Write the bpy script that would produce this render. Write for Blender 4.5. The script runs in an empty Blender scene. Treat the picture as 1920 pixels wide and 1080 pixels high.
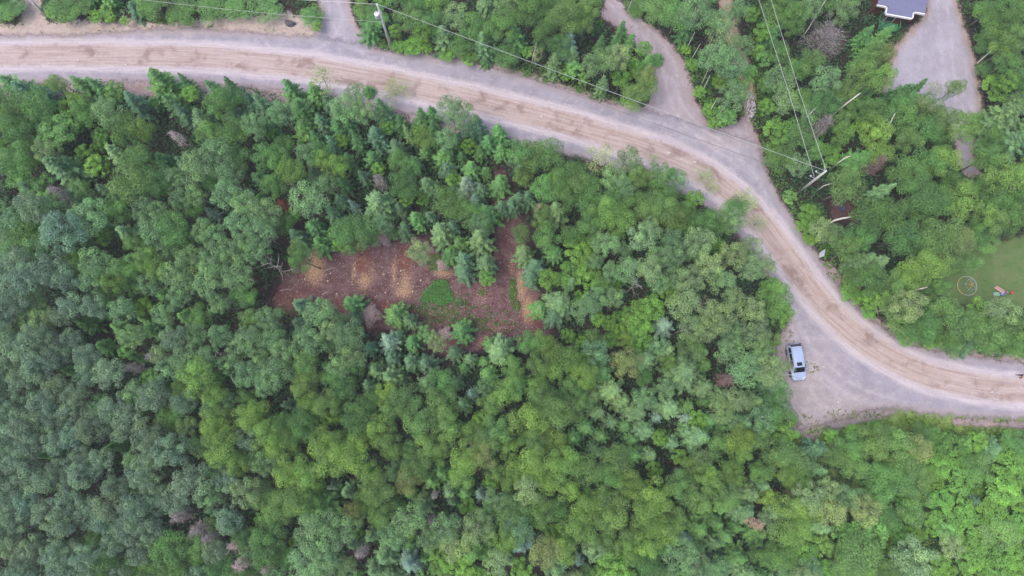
import bpy, math, random
import numpy as np
from mathutils import Vector
random.seed(7); RNG = np.random.default_rng(7)
C = bpy.context.scene.collection
SC = bpy.context.scene
PI = math.pi

# ---------------------------------------------------------------- camera, sky, sun, exposure
H = 90.0; FPX = 1380.0; TILT = math.atan(240 / FPX)
cam_d = bpy.data.cameras.new('camera'); cam = bpy.data.objects.new('camera', cam_d); C.objects.link(cam)
cam_d.sensor_width = 36; cam_d.lens = 36 * FPX / 1920; cam_d.clip_start = .5; cam_d.clip_end = 6000
cam.location = (0, 0, H); cam.rotation_euler = (TILT, 0, 0)
SC.camera = cam
world = bpy.data.worlds.new('World'); SC.world = world; world.use_nodes = True
nt = world.node_tree; bg = nt.nodes['Background']
sky = nt.nodes.new('ShaderNodeTexSky'); sky.sky_type = 'NISHITA'; sky.sun_disc = False
SUN_EL, SUN_AZ = math.radians(66), math.radians(-115)      # azimuth clockwise from +Y (image up)
sky.sun_elevation = SUN_EL; sky.sun_rotation = SUN_AZ
sky.air_density = 1.0; sky.dust_density = 4.0; sky.ozone_density = 1.0
nt.links.new(sky.outputs[0], bg.inputs[0]); bg.inputs[1].default_value = .15
sd = bpy.data.lights.new('sun', 'SUN'); sd.energy = .9; sd.angle = math.radians(30); sd.color = (1, .965, .91)
sun = bpy.data.objects.new('sun', sd); C.objects.link(sun)
sdir = Vector((math.sin(SUN_AZ) * math.cos(SUN_EL), math.cos(SUN_AZ) * math.cos(SUN_EL), math.sin(SUN_EL)))
sun.rotation_euler = sdir.to_track_quat('Z', 'Y').to_euler(); sun.location = sdir * 200
SC.view_settings.view_transform = 'Standard'; SC.view_settings.look = 'None'
SC.view_settings.exposure = .64; SC.view_settings.gamma = 1; SC.view_settings.use_curve_mapping = False
SC.render.engine = 'CYCLES'
SC.cycles.max_bounces = 6; SC.cycles.diffuse_bounces = 3; SC.cycles.glossy_bounces = 2
SC.cycles.transmission_bounces = 4; SC.cycles.transparent_max_bounces = 12

def at(px, py, z=0.0):
    """the place in the world that stands at this pixel of the 1920x1080 photograph at height z"""
    px = np.asarray(px, float); py = np.asarray(py, float)
    dx = (px - 960) / FPX; dy = -(py - 540) / FPX
    c, s = math.cos(TILT), math.sin(TILT)
    yy = dy * c + s; zz = dy * s - c
    t = (z - H) / zz
    if px.ndim == 0: return Vector((float(dx * t), float(yy * t), float(z)))
    return np.stack([dx * t, yy * t], 1)
def pix(x, y, z=0.0):
    c, s = math.cos(TILT), math.sin(TILT)
    zz = z - H
    cy = y * c + zz * s; cz = -y * s + zz * c
    return 960 + FPX * x / -cz, 540 - FPX * cy / -cz

# ---------------------------------------------------------------- materials
def srgb(r, g, b):
    f = lambda v: (v / 255 / 12.92) if v <= 10 else ((v / 255 + .055) / 1.055) ** 2.4
    return (f(r), f(g), f(b), 1)
class NT:
    def __init__(s, name):
        s.m = bpy.data.materials.new(name); s.m.use_nodes = True; s.t = s.m.node_tree
        s.b = s.t.nodes['Principled BSDF']; s.out = s.t.nodes['Material Output']
    def n(s, typ, **kw):
        o = s.t.nodes.new(typ)
        for k, v in kw.items(): setattr(o, k, v)
        return o
    def put(s, sock, v):
        if isinstance(v, bpy.types.NodeSocket): s.t.links.new(v, sock)
        elif isinstance(v, (int, float)) and sock.type in ('RGBA',): sock.default_value = (v, v, v, 1)
        elif isinstance(v, (int, float)) and sock.type == 'VECTOR': sock.default_value = (v, v, v)
        else: sock.default_value = v
    def attr(s, name): return s.n('ShaderNodeAttribute', attribute_name=name).outputs['Fac']
    def pos(s): return s.n('ShaderNodeNewGeometry').outputs['Position']
    def vec(s, v, sc): 
        o = s.n('ShaderNodeVectorMath', operation='MULTIPLY'); s.put(o.inputs[0], v); o.inputs[1].default_value = sc; return o.outputs[0]
    def comb(s, x, y, z=0.0):
        o = s.n('ShaderNodeCombineXYZ'); s.put(o.inputs[0], x); s.put(o.inputs[1], y); s.put(o.inputs[2], z); return o.outputs[0]
    def noise(s, v, scale, detail=3, rough=.55):
        o = s.n('ShaderNodeTexNoise'); s.put(o.inputs['Vector'], v); o.inputs['Scale'].default_value = scale
        o.inputs['Detail'].default_value = detail; o.inputs['Roughness'].default_value = rough; return o.outputs['Fac']
    def math(s, op, a, b=0.0, c=None, clamp=False):
        o = s.n('ShaderNodeMath', operation=op, use_clamp=clamp); s.put(o.inputs[0], a); s.put(o.inputs[1], b)
        if c is not None: s.put(o.inputs[2], c)
        return o.outputs[0]
    def step(s, v, a, b, x=0.0, y=1.0):
        o = s.n('ShaderNodeMapRange', clamp=True); o.interpolation_type = 'SMOOTHSTEP'
        s.put(o.inputs['Value'], v); s.put(o.inputs['From Min'], a); s.put(o.inputs['From Max'], b)
        s.put(o.inputs['To Min'], x); s.put(o.inputs['To Max'], y); return o.outputs[0]
    def mix(s, f, a, b, mode='MIX'):
        o = s.n('ShaderNodeMix', data_type='RGBA', blend_type=mode); s.put(o.inputs[0], f)
        s.put(o.inputs[6], a); s.put(o.inputs[7], b); return o.outputs[2]
    def bump(s, h, st=.4, d=.05):
        o = s.n('ShaderNodeBump'); s.put(o.inputs['Height'], h); o.inputs['Strength'].default_value = st
        o.inputs['Distance'].default_value = d; s.t.links.new(o.outputs[0], s.b.inputs['Normal'])
    def col(s, c): s.put(s.b.inputs['Base Color'], c)
    def rough(s, r, spec=.3):
        s.b.inputs['Roughness'].default_value = r; s.b.inputs['Specular IOR Level'].default_value = spec
    def fade(s, alpha):
        tr = s.n('ShaderNodeBsdfTransparent'); mx = s.n('ShaderNodeMixShader')
        s.put(mx.inputs[0], alpha); s.t.links.new(tr.outputs[0], mx.inputs[1]); s.t.links.new(s.b.outputs[0], mx.inputs[2])
        s.t.links.new(mx.outputs[0], s.out.inputs[0])
def plain(name, rgb, rough=.6, metal=0.0, spec=.4, var=.0, scale=6):
    n = NT(name); n.rough(rough, spec); n.b.inputs['Metallic'].default_value = metal
    if var:
        t = n.n('ShaderNodeTexCoord').outputs['Object']
        f = n.noise(t, scale, 4)
        n.col(n.mix(f, tuple(c * (1 - var) for c in rgb[:3]) + (1,), tuple(min(1, c * (1 + var)) for c in rgb[:3]) + (1,)))
    else: n.col(rgb)
    return n.m

def leaf_material(name, trans=.2, warm=(1.1, 1.12, .84), spec=.3):
    n = NT(name); n.rough(.55, spec)
    oc = n.n('ShaderNodeObjectInfo'); tint = n.attr('tint'); clump = n.attr('clump')
    v = n.math('ADD', n.math('MULTIPLY_ADD', tint, .55, .55), n.math('MULTIPLY', clump, .38))
    c = n.mix(1.0, oc.outputs['Color'], n.comb(v, v, v), 'MULTIPLY')
    c2 = n.mix(1.0, c, warm + (1,), 'MULTIPLY')
    f = n.math('MULTIPLY', n.step(clump, .35, 1.0), .8)
    c3 = n.mix(f, c, c2)
    n.col(c3)
    tl = n.n('ShaderNodeBsdfTranslucent'); n.put(tl.inputs[0], n.mix(1.0, c3, (1.1, 1.25, .6, 1), 'MULTIPLY'))
    mx = n.n('ShaderNodeMixShader'); mx.inputs[0].default_value = trans
    n.t.links.new(n.b.outputs[0], mx.inputs[1]); n.t.links.new(tl.outputs[0], mx.inputs[2]); n.t.links.new(mx.outputs[0], n.out.inputs[0])
    return n.m
LEAF = leaf_material('broad_leaf')
NEEDLE = leaf_material('conifer_needles', trans=.12, warm=(1.12, 1.1, .85))
def bark(name, a, b, scale=5, band=True):
    n = NT(name); n.rough(.9, .1)
    t = n.n('ShaderNodeTexCoord').outputs['Object']
    f = n.noise(n.vec(t, (1, 1, 3 if band else .5)), scale, 4, .7)
    n.col(n.mix(n.step(f, .42, .62), a, b)); n.bump(f, .5, .02); return n.m
BARK_PALE = bark('pale_birch_bark', srgb(205, 200, 190), srgb(95, 88, 82))
BARK_GREY = bark('grey_aspen_bark', srgb(150, 138, 132), srgb(92, 80, 78))
BARK_DARK = bark('dark_conifer_bark', srgb(105, 84, 78), srgb(58, 46, 45), band=False)
BARK_DEAD = bark('dead_twig_bark', srgb(178, 160, 165), srgb(128, 108, 116))

# ---------------------------------------------------------------- helpers for objects
def tag(o, label=None, cat=None, group=None, kind=None):
    if label: o['label'] = label
    if cat: o['category'] = cat
    if group: o['group'] = group
    if kind: o['kind'] = kind
    return o
def empty(name, loc, rz=0.0):
    o = bpy.data.objects.new(name, None); C.objects.link(o); o.location = loc; o.rotation_euler = (0, 0, rz)
    o.empty_display_size = .3; return o
def link(name, me, parent=None, loc=None, rz=None):
    o = bpy.data.objects.new(name, me); C.objects.link(o)
    if parent: o.parent = parent
    if loc is not None: o.location = loc
    if rz is not None: o.rotation_euler = (0, 0, rz)
    return o
def np_mesh(name, V, F, mat, attrs=None, dom='POINT', smooth=False):
    """V (n,3), F (m,k) all faces with k corners"""
    me = bpy.data.meshes.new(name); V = np.ascontiguousarray(V, np.float32); F = np.ascontiguousarray(F, np.int32)
    k = F.shape[1]
    me.vertices.add(len(V)); me.vertices.foreach_set('co', V.ravel())
    me.loops.add(F.size); me.loops.foreach_set('vertex_index', F.ravel())
    me.polygons.add(len(F)); me.polygons.foreach_set('loop_start', np.arange(0, F.size, k, dtype=np.int32))
    me.polygons.foreach_set('loop_total', np.full(len(F), k, np.int32))
    for an, av in (attrs or {}).items():
        a = me.attributes.new(an, 'FLOAT', dom); a.data.foreach_set('value', np.ascontiguousarray(av, np.float32))
    me.materials.append(mat); me.update(calc_edges=True); me.validate()
    if smooth: me.polygons.foreach_set('use_smooth', [True] * len(F))
    return me
class MB:
    """collects boxes, prisms and tubes into one mesh"""
    def __init__(s): s.v = []; s.f = []
    def add(s, vs, fs):
        o = len(s.v); s.v += [tuple(v) for v in vs]; s.f += [tuple(i + o for i in f) for f in fs]; return s
    def box(s, c, d, rz=0.0, bev=0.0):
        x, y, z = d[0] / 2, d[1] / 2, d[2] / 2; ca, sa = math.cos(rz), math.sin(rz)
        if bev <= 0:
            P = [(-x, -y, -z), (x, -y, -z), (x, y, -z), (-x, y, -z), (-x, -y, z), (x, -y, z), (x, y, z), (-x, y, z)]
            F = [(0, 3, 2, 1), (4, 5, 6, 7), (0, 1, 5, 4), (1, 2, 6, 5), (2, 3, 7, 6), (3, 0, 4, 7)]
        else:
            b = bev; P = []
            for zz, k in ((-z, b), (-z + b, 0), (z - b, 0), (z, b)):
                for sx, sy, ox, oy in ((-1, -1, 1, 0), (1, -1, 1, 0), (1, 1, 1, 0), (-1, 1, 1, 0)):
                    P.append((sx * (x - k), sy * (y - k), zz))
            F = [(3, 2, 1, 0), (12, 13, 14, 15)]
            for r in range(3):
                for i in range(4):
                    j = (i + 1) % 4; F.append((r * 4 + i, r * 4 + j, r * 4 + 4 + j, r * 4 + 4 + i))
        return s.add([(c[0] + p[0] * ca - p[1] * sa, c[1] + p[0] * sa + p[1] * ca, c[2] + p[2]) for p in P], F)
    def tube(s, pts, rad, n=6, cap=True):
        pts = [Vector(p) for p in pts]; R = rad if isinstance(rad, (list, tuple)) else [rad] * len(pts)
        vs = []; fs = []; prev = None
        for i, p in enumerate(pts):
            d = (pts[min(i + 1, len(pts) - 1)] - pts[max(i - 1, 0)]).normalized()
            if prev is None:
                a = Vector((0, 0, 1)) if abs(d.z) < .9 else Vector((1, 0, 0)); u = d.cross(a).normalized()
            else: u = (prev - d * prev.dot(d)).normalized()
            prev = u; w = d.cross(u)
            for k in range(n):
                t = 2 * PI * k / n; vs.append(p + (u * math.cos(t) + w * math.sin(t)) * R[i])
        for i in range(len(pts) - 1):
            for k in range(n):
                j = (k + 1) % n; fs.append((i * n + k, i * n + j, i * n + n + j, i * n + n + k))
        if cap: fs += [tuple(range(n))[::-1], tuple(range((len(pts) - 1) * n, len(pts) * n))]
        return s.add(vs, fs)
    def lathe(s, c, prof, n=16):
        vs = [(c[0] + r * math.cos(2 * PI * k / n), c[1] + r * math.sin(2 * PI * k / n), c[2] + z) for r, z in prof for k in range(n)]
        fs = [(i * n + k, i * n + (k + 1) % n, i * n + n + (k + 1) % n, i * n + n + k) for i in range(len(prof) - 1) for k in range(n)]
        fs += [tuple(range(n))[::-1], tuple(range((len(prof) - 1) * n, len(prof) * n))]
        return s.add(vs, fs)
    def prism(s, poly, z0, z1):
        n = len(poly); zt = z1 if callable(z1) else (lambda x, y: z1); zb = z0 if callable(z0) else (lambda x, y: z0)
        vs = [(p[0], p[1], zb(p[0], p[1])) for p in poly] + [(p[0], p[1], zt(p[0], p[1])) for p in poly]
        return s.add(vs, [tuple(range(n))[::-1], tuple(range(n, 2 * n))] + [(i, (i + 1) % n, n + (i + 1) % n, n + i) for i in range(n)])
    def build(s, name, mat, parent=None, smooth=False):
        me = bpy.data.meshes.new(name); me.from_pydata(s.v, [], s.f); me.materials.append(mat); me.validate()
        if smooth:
            for p in me.polygons: p.use_smooth = True
        return link(name, me, parent)

# ---------------------------------------------------------------- ground
def seg_dist(P, line, closed=False):
    """distance, signed side, arc length of the nearest point on a polyline; P (n,2)"""
    L = np.asarray(line, float)
    if closed: L = np.vstack([L, L[:1]])
    best = np.full(len(P), 1e9); side = np.zeros(len(P)); arc = np.zeros(len(P)); s0 = 0.0
    for a, b in zip(L[:-1], L[1:]):
        d = b - a; ln = math.hypot(*d)
        if ln < 1e-6: continue
        t = np.clip(((P - a) @ d) / ln ** 2, 0, 1); q = a + t[:, None] * d; r = P - q; dist = np.hypot(r[:, 0], r[:, 1])
        m = dist < best
        best[m] = dist[m]; side[m] = np.sign(d[0] * r[m, 1] - d[1] * r[m, 0]); arc[m] = s0 + t[m] * ln; s0 += ln
    return best, side, arc
def inside(P, poly):
    x, y = P[:, 0], P[:, 1]; r = np.zeros(len(P), bool); n = len(poly)
    for i in range(n):
        x1, y1 = poly[i]; x2, y2 = poly[(i + 1) % n]
        if y1 == y2: continue
        c = ((y1 > y) != (y2 > y)) & (x < (x2 - x1) * (y - y1) / (y2 - y1) + x1); r ^= c
    return r
def sdf(P, poly):
    d, _, _ = seg_dist(P, poly, True); return np.where(inside(P, poly), -d, d)
def G(pts): 
    a = np.array(pts, float); return at(a[:, 0], a[:, 1])
def spline(pts, n=6):
    P = np.array(pts, float); out = []
    for i in range(len(P) - 1):
        p0, p1, p2, p3 = P[max(i - 1, 0)], P[i], P[i + 1], P[min(i + 2, len(P) - 1)]
        for t in np.linspace(0, 1, n, endpoint=False):
            out.append(.5 * ((2 * p1) + (-p0 + p2) * t + (2 * p0 - 5 * p1 + 4 * p2 - p3) * t * t + (-p0 + 3 * p1 - 3 * p2 + p3) * t ** 3))
    out.append(P[-1]); return np.array(out)
CENTRE = spline(G([(-160, 104), (0, 103), (150, 103), (300, 105), (420, 110), (540, 122), (660, 141), (780, 164), (900, 191), (1000, 216), (1100, 243),
                   (1200, 273), (1280, 304), (1350, 345), (1410, 398), (1460, 460), (1510, 530), (1560, 588), (1620, 640), (1690, 683),
                   (1760, 708), (1840, 725), (1920, 731), (2080, 735)]))
ROAD = G([(-160, 66), (0, 66), (120, 66), (240, 58), (350, 52), (480, 62), (580, 68), (640, 76), (700, 88), (735, 98), (800, 99), (850, 108), (900, 121), (960, 137), (1040, 161),
          (1130, 190), (1200, 205), (1270, 222), (1340, 246), (1420, 268), (1432, 310), (1450, 350), (1480, 400), (1520, 455), (1560, 520), (1590, 560), (1640, 604), (1690, 640), (1740, 655),
          (1800, 666), (1860, 673), (1920, 680), (2080, 682), (2080, 800), (1920, 786), (1830, 782), (1740, 776), (1680, 764), (1620, 770), (1560, 790), (1500, 806), (1478, 770),
          (1456, 700), (1456, 640), (1478, 600), (1466, 560), (1440, 520), (1405, 470), (1370, 425), (1330, 390), (1270, 358), (1190, 326), (1100, 298), (1000, 275),
          (900, 250), (800, 222), (700, 198), (600, 178), (480, 165), (380, 154), (250, 152), (100, 156), (0, 150), (-160, 150)])
DRIVES = {
    'driveway_west': G([(586, -90), (598, 0), (602, 35), (590, 62), (555, 84), (600, 100), (700, 118), (745, 112), (708, 94), (684, 66), (665, 38), (655, 0), (646, -90)]),
    'driveway_middle': G([(1090, -90), (1136, 0), (1128, 34), (1160, 52), (1195, 92), (1222, 118), (1226, 150), (1216, 192), (1180, 214), (1230, 240), (1330, 280), (1420, 330), (1440, 320), (1432, 290),
                   (1418, 250), (1402, 216), (1372, 232), (1336, 240), (1306, 190), (1296, 150), (1278, 108), (1256, 78), (1222, 48), (1178, 22), (1160, 0), (1120, -90)]),
    'driveway_east': G([(1730, -90), (1735, 24), (1700, 62), (1676, 90), (1668, 130), (1650, 172), (1710, 190), (1762, 214), (1786, 262), (1796, 310), (1815, 334), (1842, 330), (1826, 290),
                   (1836, 240), (1842, 205), (1838, 160), (1826, 100), (1806, 40), (1794, 0), (1790, -90)])}
CLEAR = G([(508, 556), (528, 530), (546, 497), (560, 462), (600, 452), (650, 445), (690, 425), (730, 412), (780, 440), (820, 470), (870, 500), (915, 510), (926, 440), (932, 395), (918, 350), (926, 320), (944, 320), (962, 360), (985, 430), (1000, 500), (1015, 560), (1040, 620), (1000, 655), (920, 655), (850, 670), (790, 650), (740, 620), (690, 615), (620, 580), (560, 588), (515, 585)])
BANK = G([(-160, 30), (0, 44), (32, 50), (44, 20), (40, -60), (78, -60), (76, 20), (92, 42), (150, 38), (200, 30), (250, 38), (310, 44), (350, 40), (400, 34), (470, 30), (540, 22), (600, 44), (600, 74), (480, 92), (350, 84), (240, 86), (0, 92), (-160, 92)])
SHOULDERS = {
    'roadside_earth': BANK,
    'sandy_path': G([(1368, -60), (1372, 20), (1385, 60), (1392, 95), (1412, 130), (1418, 180), (1408, 230), (1430, 290), (1438, 330), (1418, 330), (1400, 260), (1396, 215), (1388, 170), (1384, 120), (1366, 85), (1352, 30), (1340, -60)]),
    'verge_soil_east': G([(1418, 262), (1428, 300), (1444, 360), (1470, 390), (1500, 440), (1530, 490), (1560, 490), (1580, 530), (1590, 552), (1640, 590), (1690, 622), (1735, 640), (1800, 650), (1870, 664), (2000, 668), (2000, 690), (1800, 672), (1690, 650), (1590, 572), (1500, 440), (1440, 350)]),
    'verge_soil_south': G([(-160, 140), (0, 143), (100, 150), (250, 145), (380, 146), (480, 155), (600, 168), (700, 190), (900, 240), (900, 262), (700, 215), (560, 200), (400, 190), (250, 182), (60, 185), (-160, 185)]),
    'verge_soil_north': G([(700, 80), (735, 92), (800, 92), (850, 100), (900, 112), (960, 128), (1040, 150), (1130, 182), (1200, 198), (1200, 212), (1040, 168), (960, 145), (900, 128), (800, 104), (735, 102)]),
    'parking_soil': G([(1450, 630), (1490, 620), (1520, 700), (1560, 740), (1680, 770), (1640, 790), (1560, 812), (1520, 824), (1490, 810), (1460, 760), (1440, 700)]),
    'reddish_soil': G([(1560, 378), (1592, 370), (1604, 396), (1598, 414), (1566, 416), (1556, 400)]),  # patch of red-brown soil and leaf litter under the trees, its own colour
}
LAWN = G([(1770, 480), (1850, 452), (1930, 440), (2080, 440), (2080, 590), (1920, 585), (1860, 575), (1790, 575), (1760, 540)])
GRASS_SE = G([(1466, 790), (1530, 780), (1600, 765), (1650, 750), (1700, 752), (1740, 760), (1830, 765), (1920, 770), (2080, 780), (2080, 1160), (1480, 1160)])
TRACK_SE = G([(1785, 786), (1830, 784), (1920, 790), (2080, 796), (2080, 812), (1920, 802), (1850, 800), (1790, 796)])

def region(name, poly, z, mat, cell=.35, margin=.9, extra=None):
    lo = poly.min(0) - margin; hi = poly.max(0) + margin
    nx = int((hi[0] - lo[0]) / cell) + 2; ny = int((hi[1] - lo[1]) / cell) + 2
    X, Y = np.meshgrid(lo[0] + np.arange(nx) * cell, lo[1] + np.arange(ny) * cell); P = np.stack([X.ravel(), Y.ravel()], 1)
    d = sdf(P, poly); idx = np.arange(nx * ny).reshape(ny, nx)
    F = np.stack([idx[:-1, :-1], idx[:-1, 1:], idx[1:, 1:], idx[1:, :-1]], -1).reshape(-1, 4)
    F = F[(d[F] < margin).any(1)]
    u, inv = np.unique(F, return_inverse=True); F = inv.reshape(F.shape); P = P[u]; d = d[u]
    at_ = {'edge': d}
    if extra: at_.update(extra(P))
    o = link(name, np_mesh(name, np.c_[P, np.full(len(P), z)], F, mat, at_)); tag(o, kind='structure'); return o

def edge_alpha(n, soft=.35, amp=1.0, scale=.9):
    e = n.attr('edge'); p = n.pos()
    nz = n.noise(p, scale, 5, .65); nf = n.noise(p, 6, 3, .7)
    j = n.math('ADD', n.math('MULTIPLY', n.math('SUBTRACT', nz, .5), amp * 2.2), n.math('MULTIPLY', n.math('SUBTRACT', nf, .5), amp * 1.0))
    v = n.math('ADD', e, j)
    return n.step(v, -soft, soft, 1.0, 0.0)

# forest floor and horizon sheet
n = NT('forest_floor'); n.rough(.95, .1); p = n.pos()
f1 = n.noise(p, .35, 5, .6); f2 = n.noise(p, 3.5, 5, .7)
c = n.mix(n.step(f1, .42, .6), srgb(54, 46, 48), srgb(44, 56, 42)); c = n.mix(n.step(f2, .4, .65), c, srgb(76, 62, 62)); n.col(c); n.bump(f2, .8, .1)
FLOOR = n.m
N = 60; S = 130
g = np.concatenate([[-1600], np.linspace(-S, S, N), [1600]]); X, Y = np.meshgrid(g, g + 10)
idx = np.arange(len(g) ** 2).reshape(len(g), len(g)); F = np.stack([idx[:-1, :-1], idx[:-1, 1:], idx[1:, 1:], idx[1:, :-1]], -1).reshape(-1, 4)
tag(link('ground', np_mesh('ground', np.c_[X.ravel(), Y.ravel(), np.zeros(X.size)], F, FLOOR)), kind='structure')

def soil(name, a, b, spots=None, soft=.3, amp=.9, sc=1.6):
    n = NT(name); n.rough(.95, .1); p = n.pos()
    f = n.noise(p, sc, 5, .65); f2 = n.noise(p, 9, 4, .7)
    c = n.mix(n.step(f, .38, .64), a, b); 
    if spots: c = n.mix(n.step(n.noise(p, 3.0, 4, .6), .56, .66), c, spots)
    c = n.mix(n.math('MULTIPLY', n.step(f2, .35, .7), .35), c, (.68, .64, .62, 1), 'MULTIPLY')
    n.col(c); n.bump(f2, .5, .04); n.fade(edge_alpha(n, soft, amp)); return n.m
SOIL = soil('roadside_soil', srgb(158, 138, 136), srgb(172, 156, 158), srgb(150, 128, 112))
region('grass_verge', GRASS_SE, .004, soil('short_grass', srgb(118, 142, 78), srgb(136, 160, 92), srgb(138, 122, 100), .5, 1.2, .6), .6)
region('lawn', LAWN, .004, soil('lawn_grass', srgb(92, 120, 70), srgb(108, 126, 82), srgb(122, 118, 92), .6, 1.0, .5), .5)
SOILC = {'sandy_path': soil('sandy_soil', srgb(158, 138, 112), srgb(166, 152, 140), srgb(120, 128, 84)), 'reddish_soil': soil('leaf_litter', srgb(104, 78, 78), srgb(88, 66, 68)),
         'parking_soil': soil('parking_soil', srgb(160, 144, 148), srgb(172, 158, 162), srgb(150, 136, 136), .6, 1.4)}
zz = .008
for k, poly in SHOULDERS.items():
    region(k, poly, zz, soil('sandy_bank', srgb(178, 160, 152), srgb(190, 176, 170), srgb(160, 140, 124)) if k == 'roadside_earth' else SOILC.get(k, SOIL), .4); zz += .0013
region('track', TRACK_SE, .008, soil('track_soil', srgb(160, 142, 150), srgb(170, 152, 150), srgb(140, 140, 96)), .4)

# gravel
def gravel(name, a, b, tan, soft=.35):
    n = NT(name); n.rough(.95, .15); p = n.pos()
    f = n.noise(p, .28, 4, .6); f2 = n.noise(p, 7, 5, .75); f3 = n.noise(n.vec(p, (1, .35, 1)), 1.1, 3, .6)
    c = n.mix(n.step(f, .35, .65), a, b); e = n.attr('rim')
    c = n.mix(n.math('MULTIPLY', n.step(n.math('ADD', e, n.math('MULTIPLY', f3, .8)), -.9, .3), .75), c, tan)
    c = n.mix(n.math('MULTIPLY', n.step(n.noise(n.vec(p, (1.5, .5, 1)), .9, 5, .7), .5, .62), .4), c, srgb(182, 172, 186)); c = n.mix(n.math('MULTIPLY', n.step(n.noise(n.vec(p, (1.0, .6, 1)), 2.1, 5, .7), .56, .7), .5), c, srgb(140, 128, 136))
    c = n.mix(n.math('MULTIPLY', n.math('MULTIPLY', n.attr('ruts'), n.step(n.noise(p, 1.1, 4, .7), .35, .6)), .55), c, srgb(190, 181, 190))
    s = n.step(f2, .3, .7, .86, 1.12); c = n.mix(1.0, c, n.comb(s, s, s), 'MULTIPLY')
    n.col(c); n.bump(f2, .5, .03); n.fade(edge_alpha(n, soft, .9)); return n.m
RUTS = [spline(G(q)) for q in [[(1484, 545), (1496, 600), (1530, 660), (1600, 720), (1700, 756)], [(1474, 560), (1486, 618), (1518, 680), (1590, 738), (1690, 768)], [(1490, 640), (1530, 700), (1570, 735), (1640, 760)], [(1515, 715), (1540, 760), (1600, 775)],
    [(230, 80), (236, 70)], [(243, 80), (250, 68)], [(276, 62), (300, 75)], [(380, 80), (430, 78), (480, 84)], [(478, 74), (492, 90)], [(490, 72), (506, 88)], [(1140, 5), (1195, 55), (1240, 120), (1256, 190), (1300, 250), (1370, 300)], [(1152, 0), (1212, 50), (1262, 115), (1276, 190), (1318, 240), (1390, 290)],
    [(1755, -20), (1765, 80), (1770, 150), (1812, 215), (1826, 280)], [(1772, -20), (1784, 80), (1792, 150), (1828, 215), (1838, 270)], [(615, 0), (625, 50), (680, 100), (760, 120)], [(632, 0), (640, 45), (600, 90), (520, 100)], [(1700, 130), (1740, 160), (1790, 150)], [(1200, 222), (1300, 250), (1400, 310), (1450, 390), (1520, 490), (1580, 575)]]]
def ruts(P): return np.max([np.exp(-(seg_dist(P, q)[0] / .22) ** 2) for q in RUTS], 0)
def rim(P): return {'rim': np.min([sdf(P, q) for q in [ROAD] + list(DRIVES.values())], 0), 'ruts': ruts(P)}
GRAV = gravel('driveway_gravel', srgb(156, 149, 160), srgb(167, 160, 171), srgb(164, 146, 142))
GRAV2 = gravel('middle_drive_gravel', srgb(158, 146, 152), srgb(166, 156, 164), srgb(158, 138, 138))
region('driveway_west', DRIVES['driveway_west'], .014, GRAV, .22, extra=rim)
region('driveway_middle', DRIVES['driveway_middle'], .0145, GRAV2, .22, extra=rim)
region('driveway_east', DRIVES['driveway_east'], .015, gravel('east_drive_gravel', srgb(158, 152, 164), srgb(170, 165, 178), srgb(158, 136, 116)), .22, extra=rim)

n = NT('graded_dirt_road'); n.rough(.95, .15)
u = n.attr('along'); v = n.attr('across'); p = n.pos(); u0 = u
u = n.math('ADD', u, n.math('MULTIPLY', n.noise(p, .35, 3), 3.0))
wob = n.math('MULTIPLY', n.math('SUBTRACT', n.noise(n.comb(u, 0.0), .12, 3), .5), 1.1)
wob2 = n.math('MULTIPLY', n.math('SUBTRACT', n.noise(n.comb(u, v), .8, 4, .7), .5), .7)
wob3 = n.math('MULTIPLY', n.math('SUBTRACT', n.noise(p, 2.2, 5, .75), .5), .9)
vv = n.math('ADD', v, n.math('ADD', wob3, n.math('ADD', wob, wob2))); av = n.math('ABSOLUTE', vv)
grey = n.mix(n.step(n.noise(p, .5, 4), .35, .65), srgb(149, 144, 157), srgb(163, 157, 170))
pale = n.mix(n.step(n.noise(n.comb(n.math('MULTIPLY', u, .25), n.math('MULTIPLY', v, 4.0)), 1.2, 4), .4, .62), srgb(200, 189, 195), srgb(184, 173, 182))
streak = n.noise(n.comb(n.math('MULTIPLY', u, .12), n.math('MULTIPLY', v, 3.4)), 1.0, 5, .7)
brown = n.mix(n.step(streak, .38, .62), srgb(168, 148, 143), srgb(189, 172, 169))
brown = n.mix(n.math('MULTIPLY', n.step(n.noise(n.comb(n.math('MULTIPLY', u, .35), n.math('MULTIPLY', v, .35)), 1.0, 3, .6), .5, .66), .85), brown, srgb(143, 121, 116))
blotch = n.noise(p, .9, 5, .7)
c = n.mix(n.step(av, 1.95, 2.75), pale, grey)
c = n.mix(n.step(av, 1.05, 1.85), brown, c)
c = n.mix(n.math('MULTIPLY', n.step(blotch, .5, .68), .45), c, srgb(192, 180, 184))
c = n.mix(n.math('MULTIPLY', n.step(n.noise(n.vec(p, (1.3, .8, 1)), 1.7, 4, .6), .58, .7), .4), c, srgb(146, 134, 140))
c = n.mix(n.math('MULTIPLY', n.attr('park'), .8), c, n.mix(n.step(blotch, .4, .6), srgb(168, 155, 155), srgb(181, 169, 170)))
off = n.step(n.noise(n.comb(n.math('MULTIPLY', u, .15), n.math('MULTIPLY', v, 2.2)), 1.3, 4, .65), .58, .7)
c = n.mix(n.math('MULTIPLY', off, .5), c, srgb(196, 184, 188))
e = n.attr('rim'); c = n.mix(n.math('MULTIPLY', n.step(n.math('ADD', e, n.math('MULTIPLY', n.noise(p, 1.5, 4), .9)), -.7, .3), .5), c, srgb(168, 151, 149))
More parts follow.
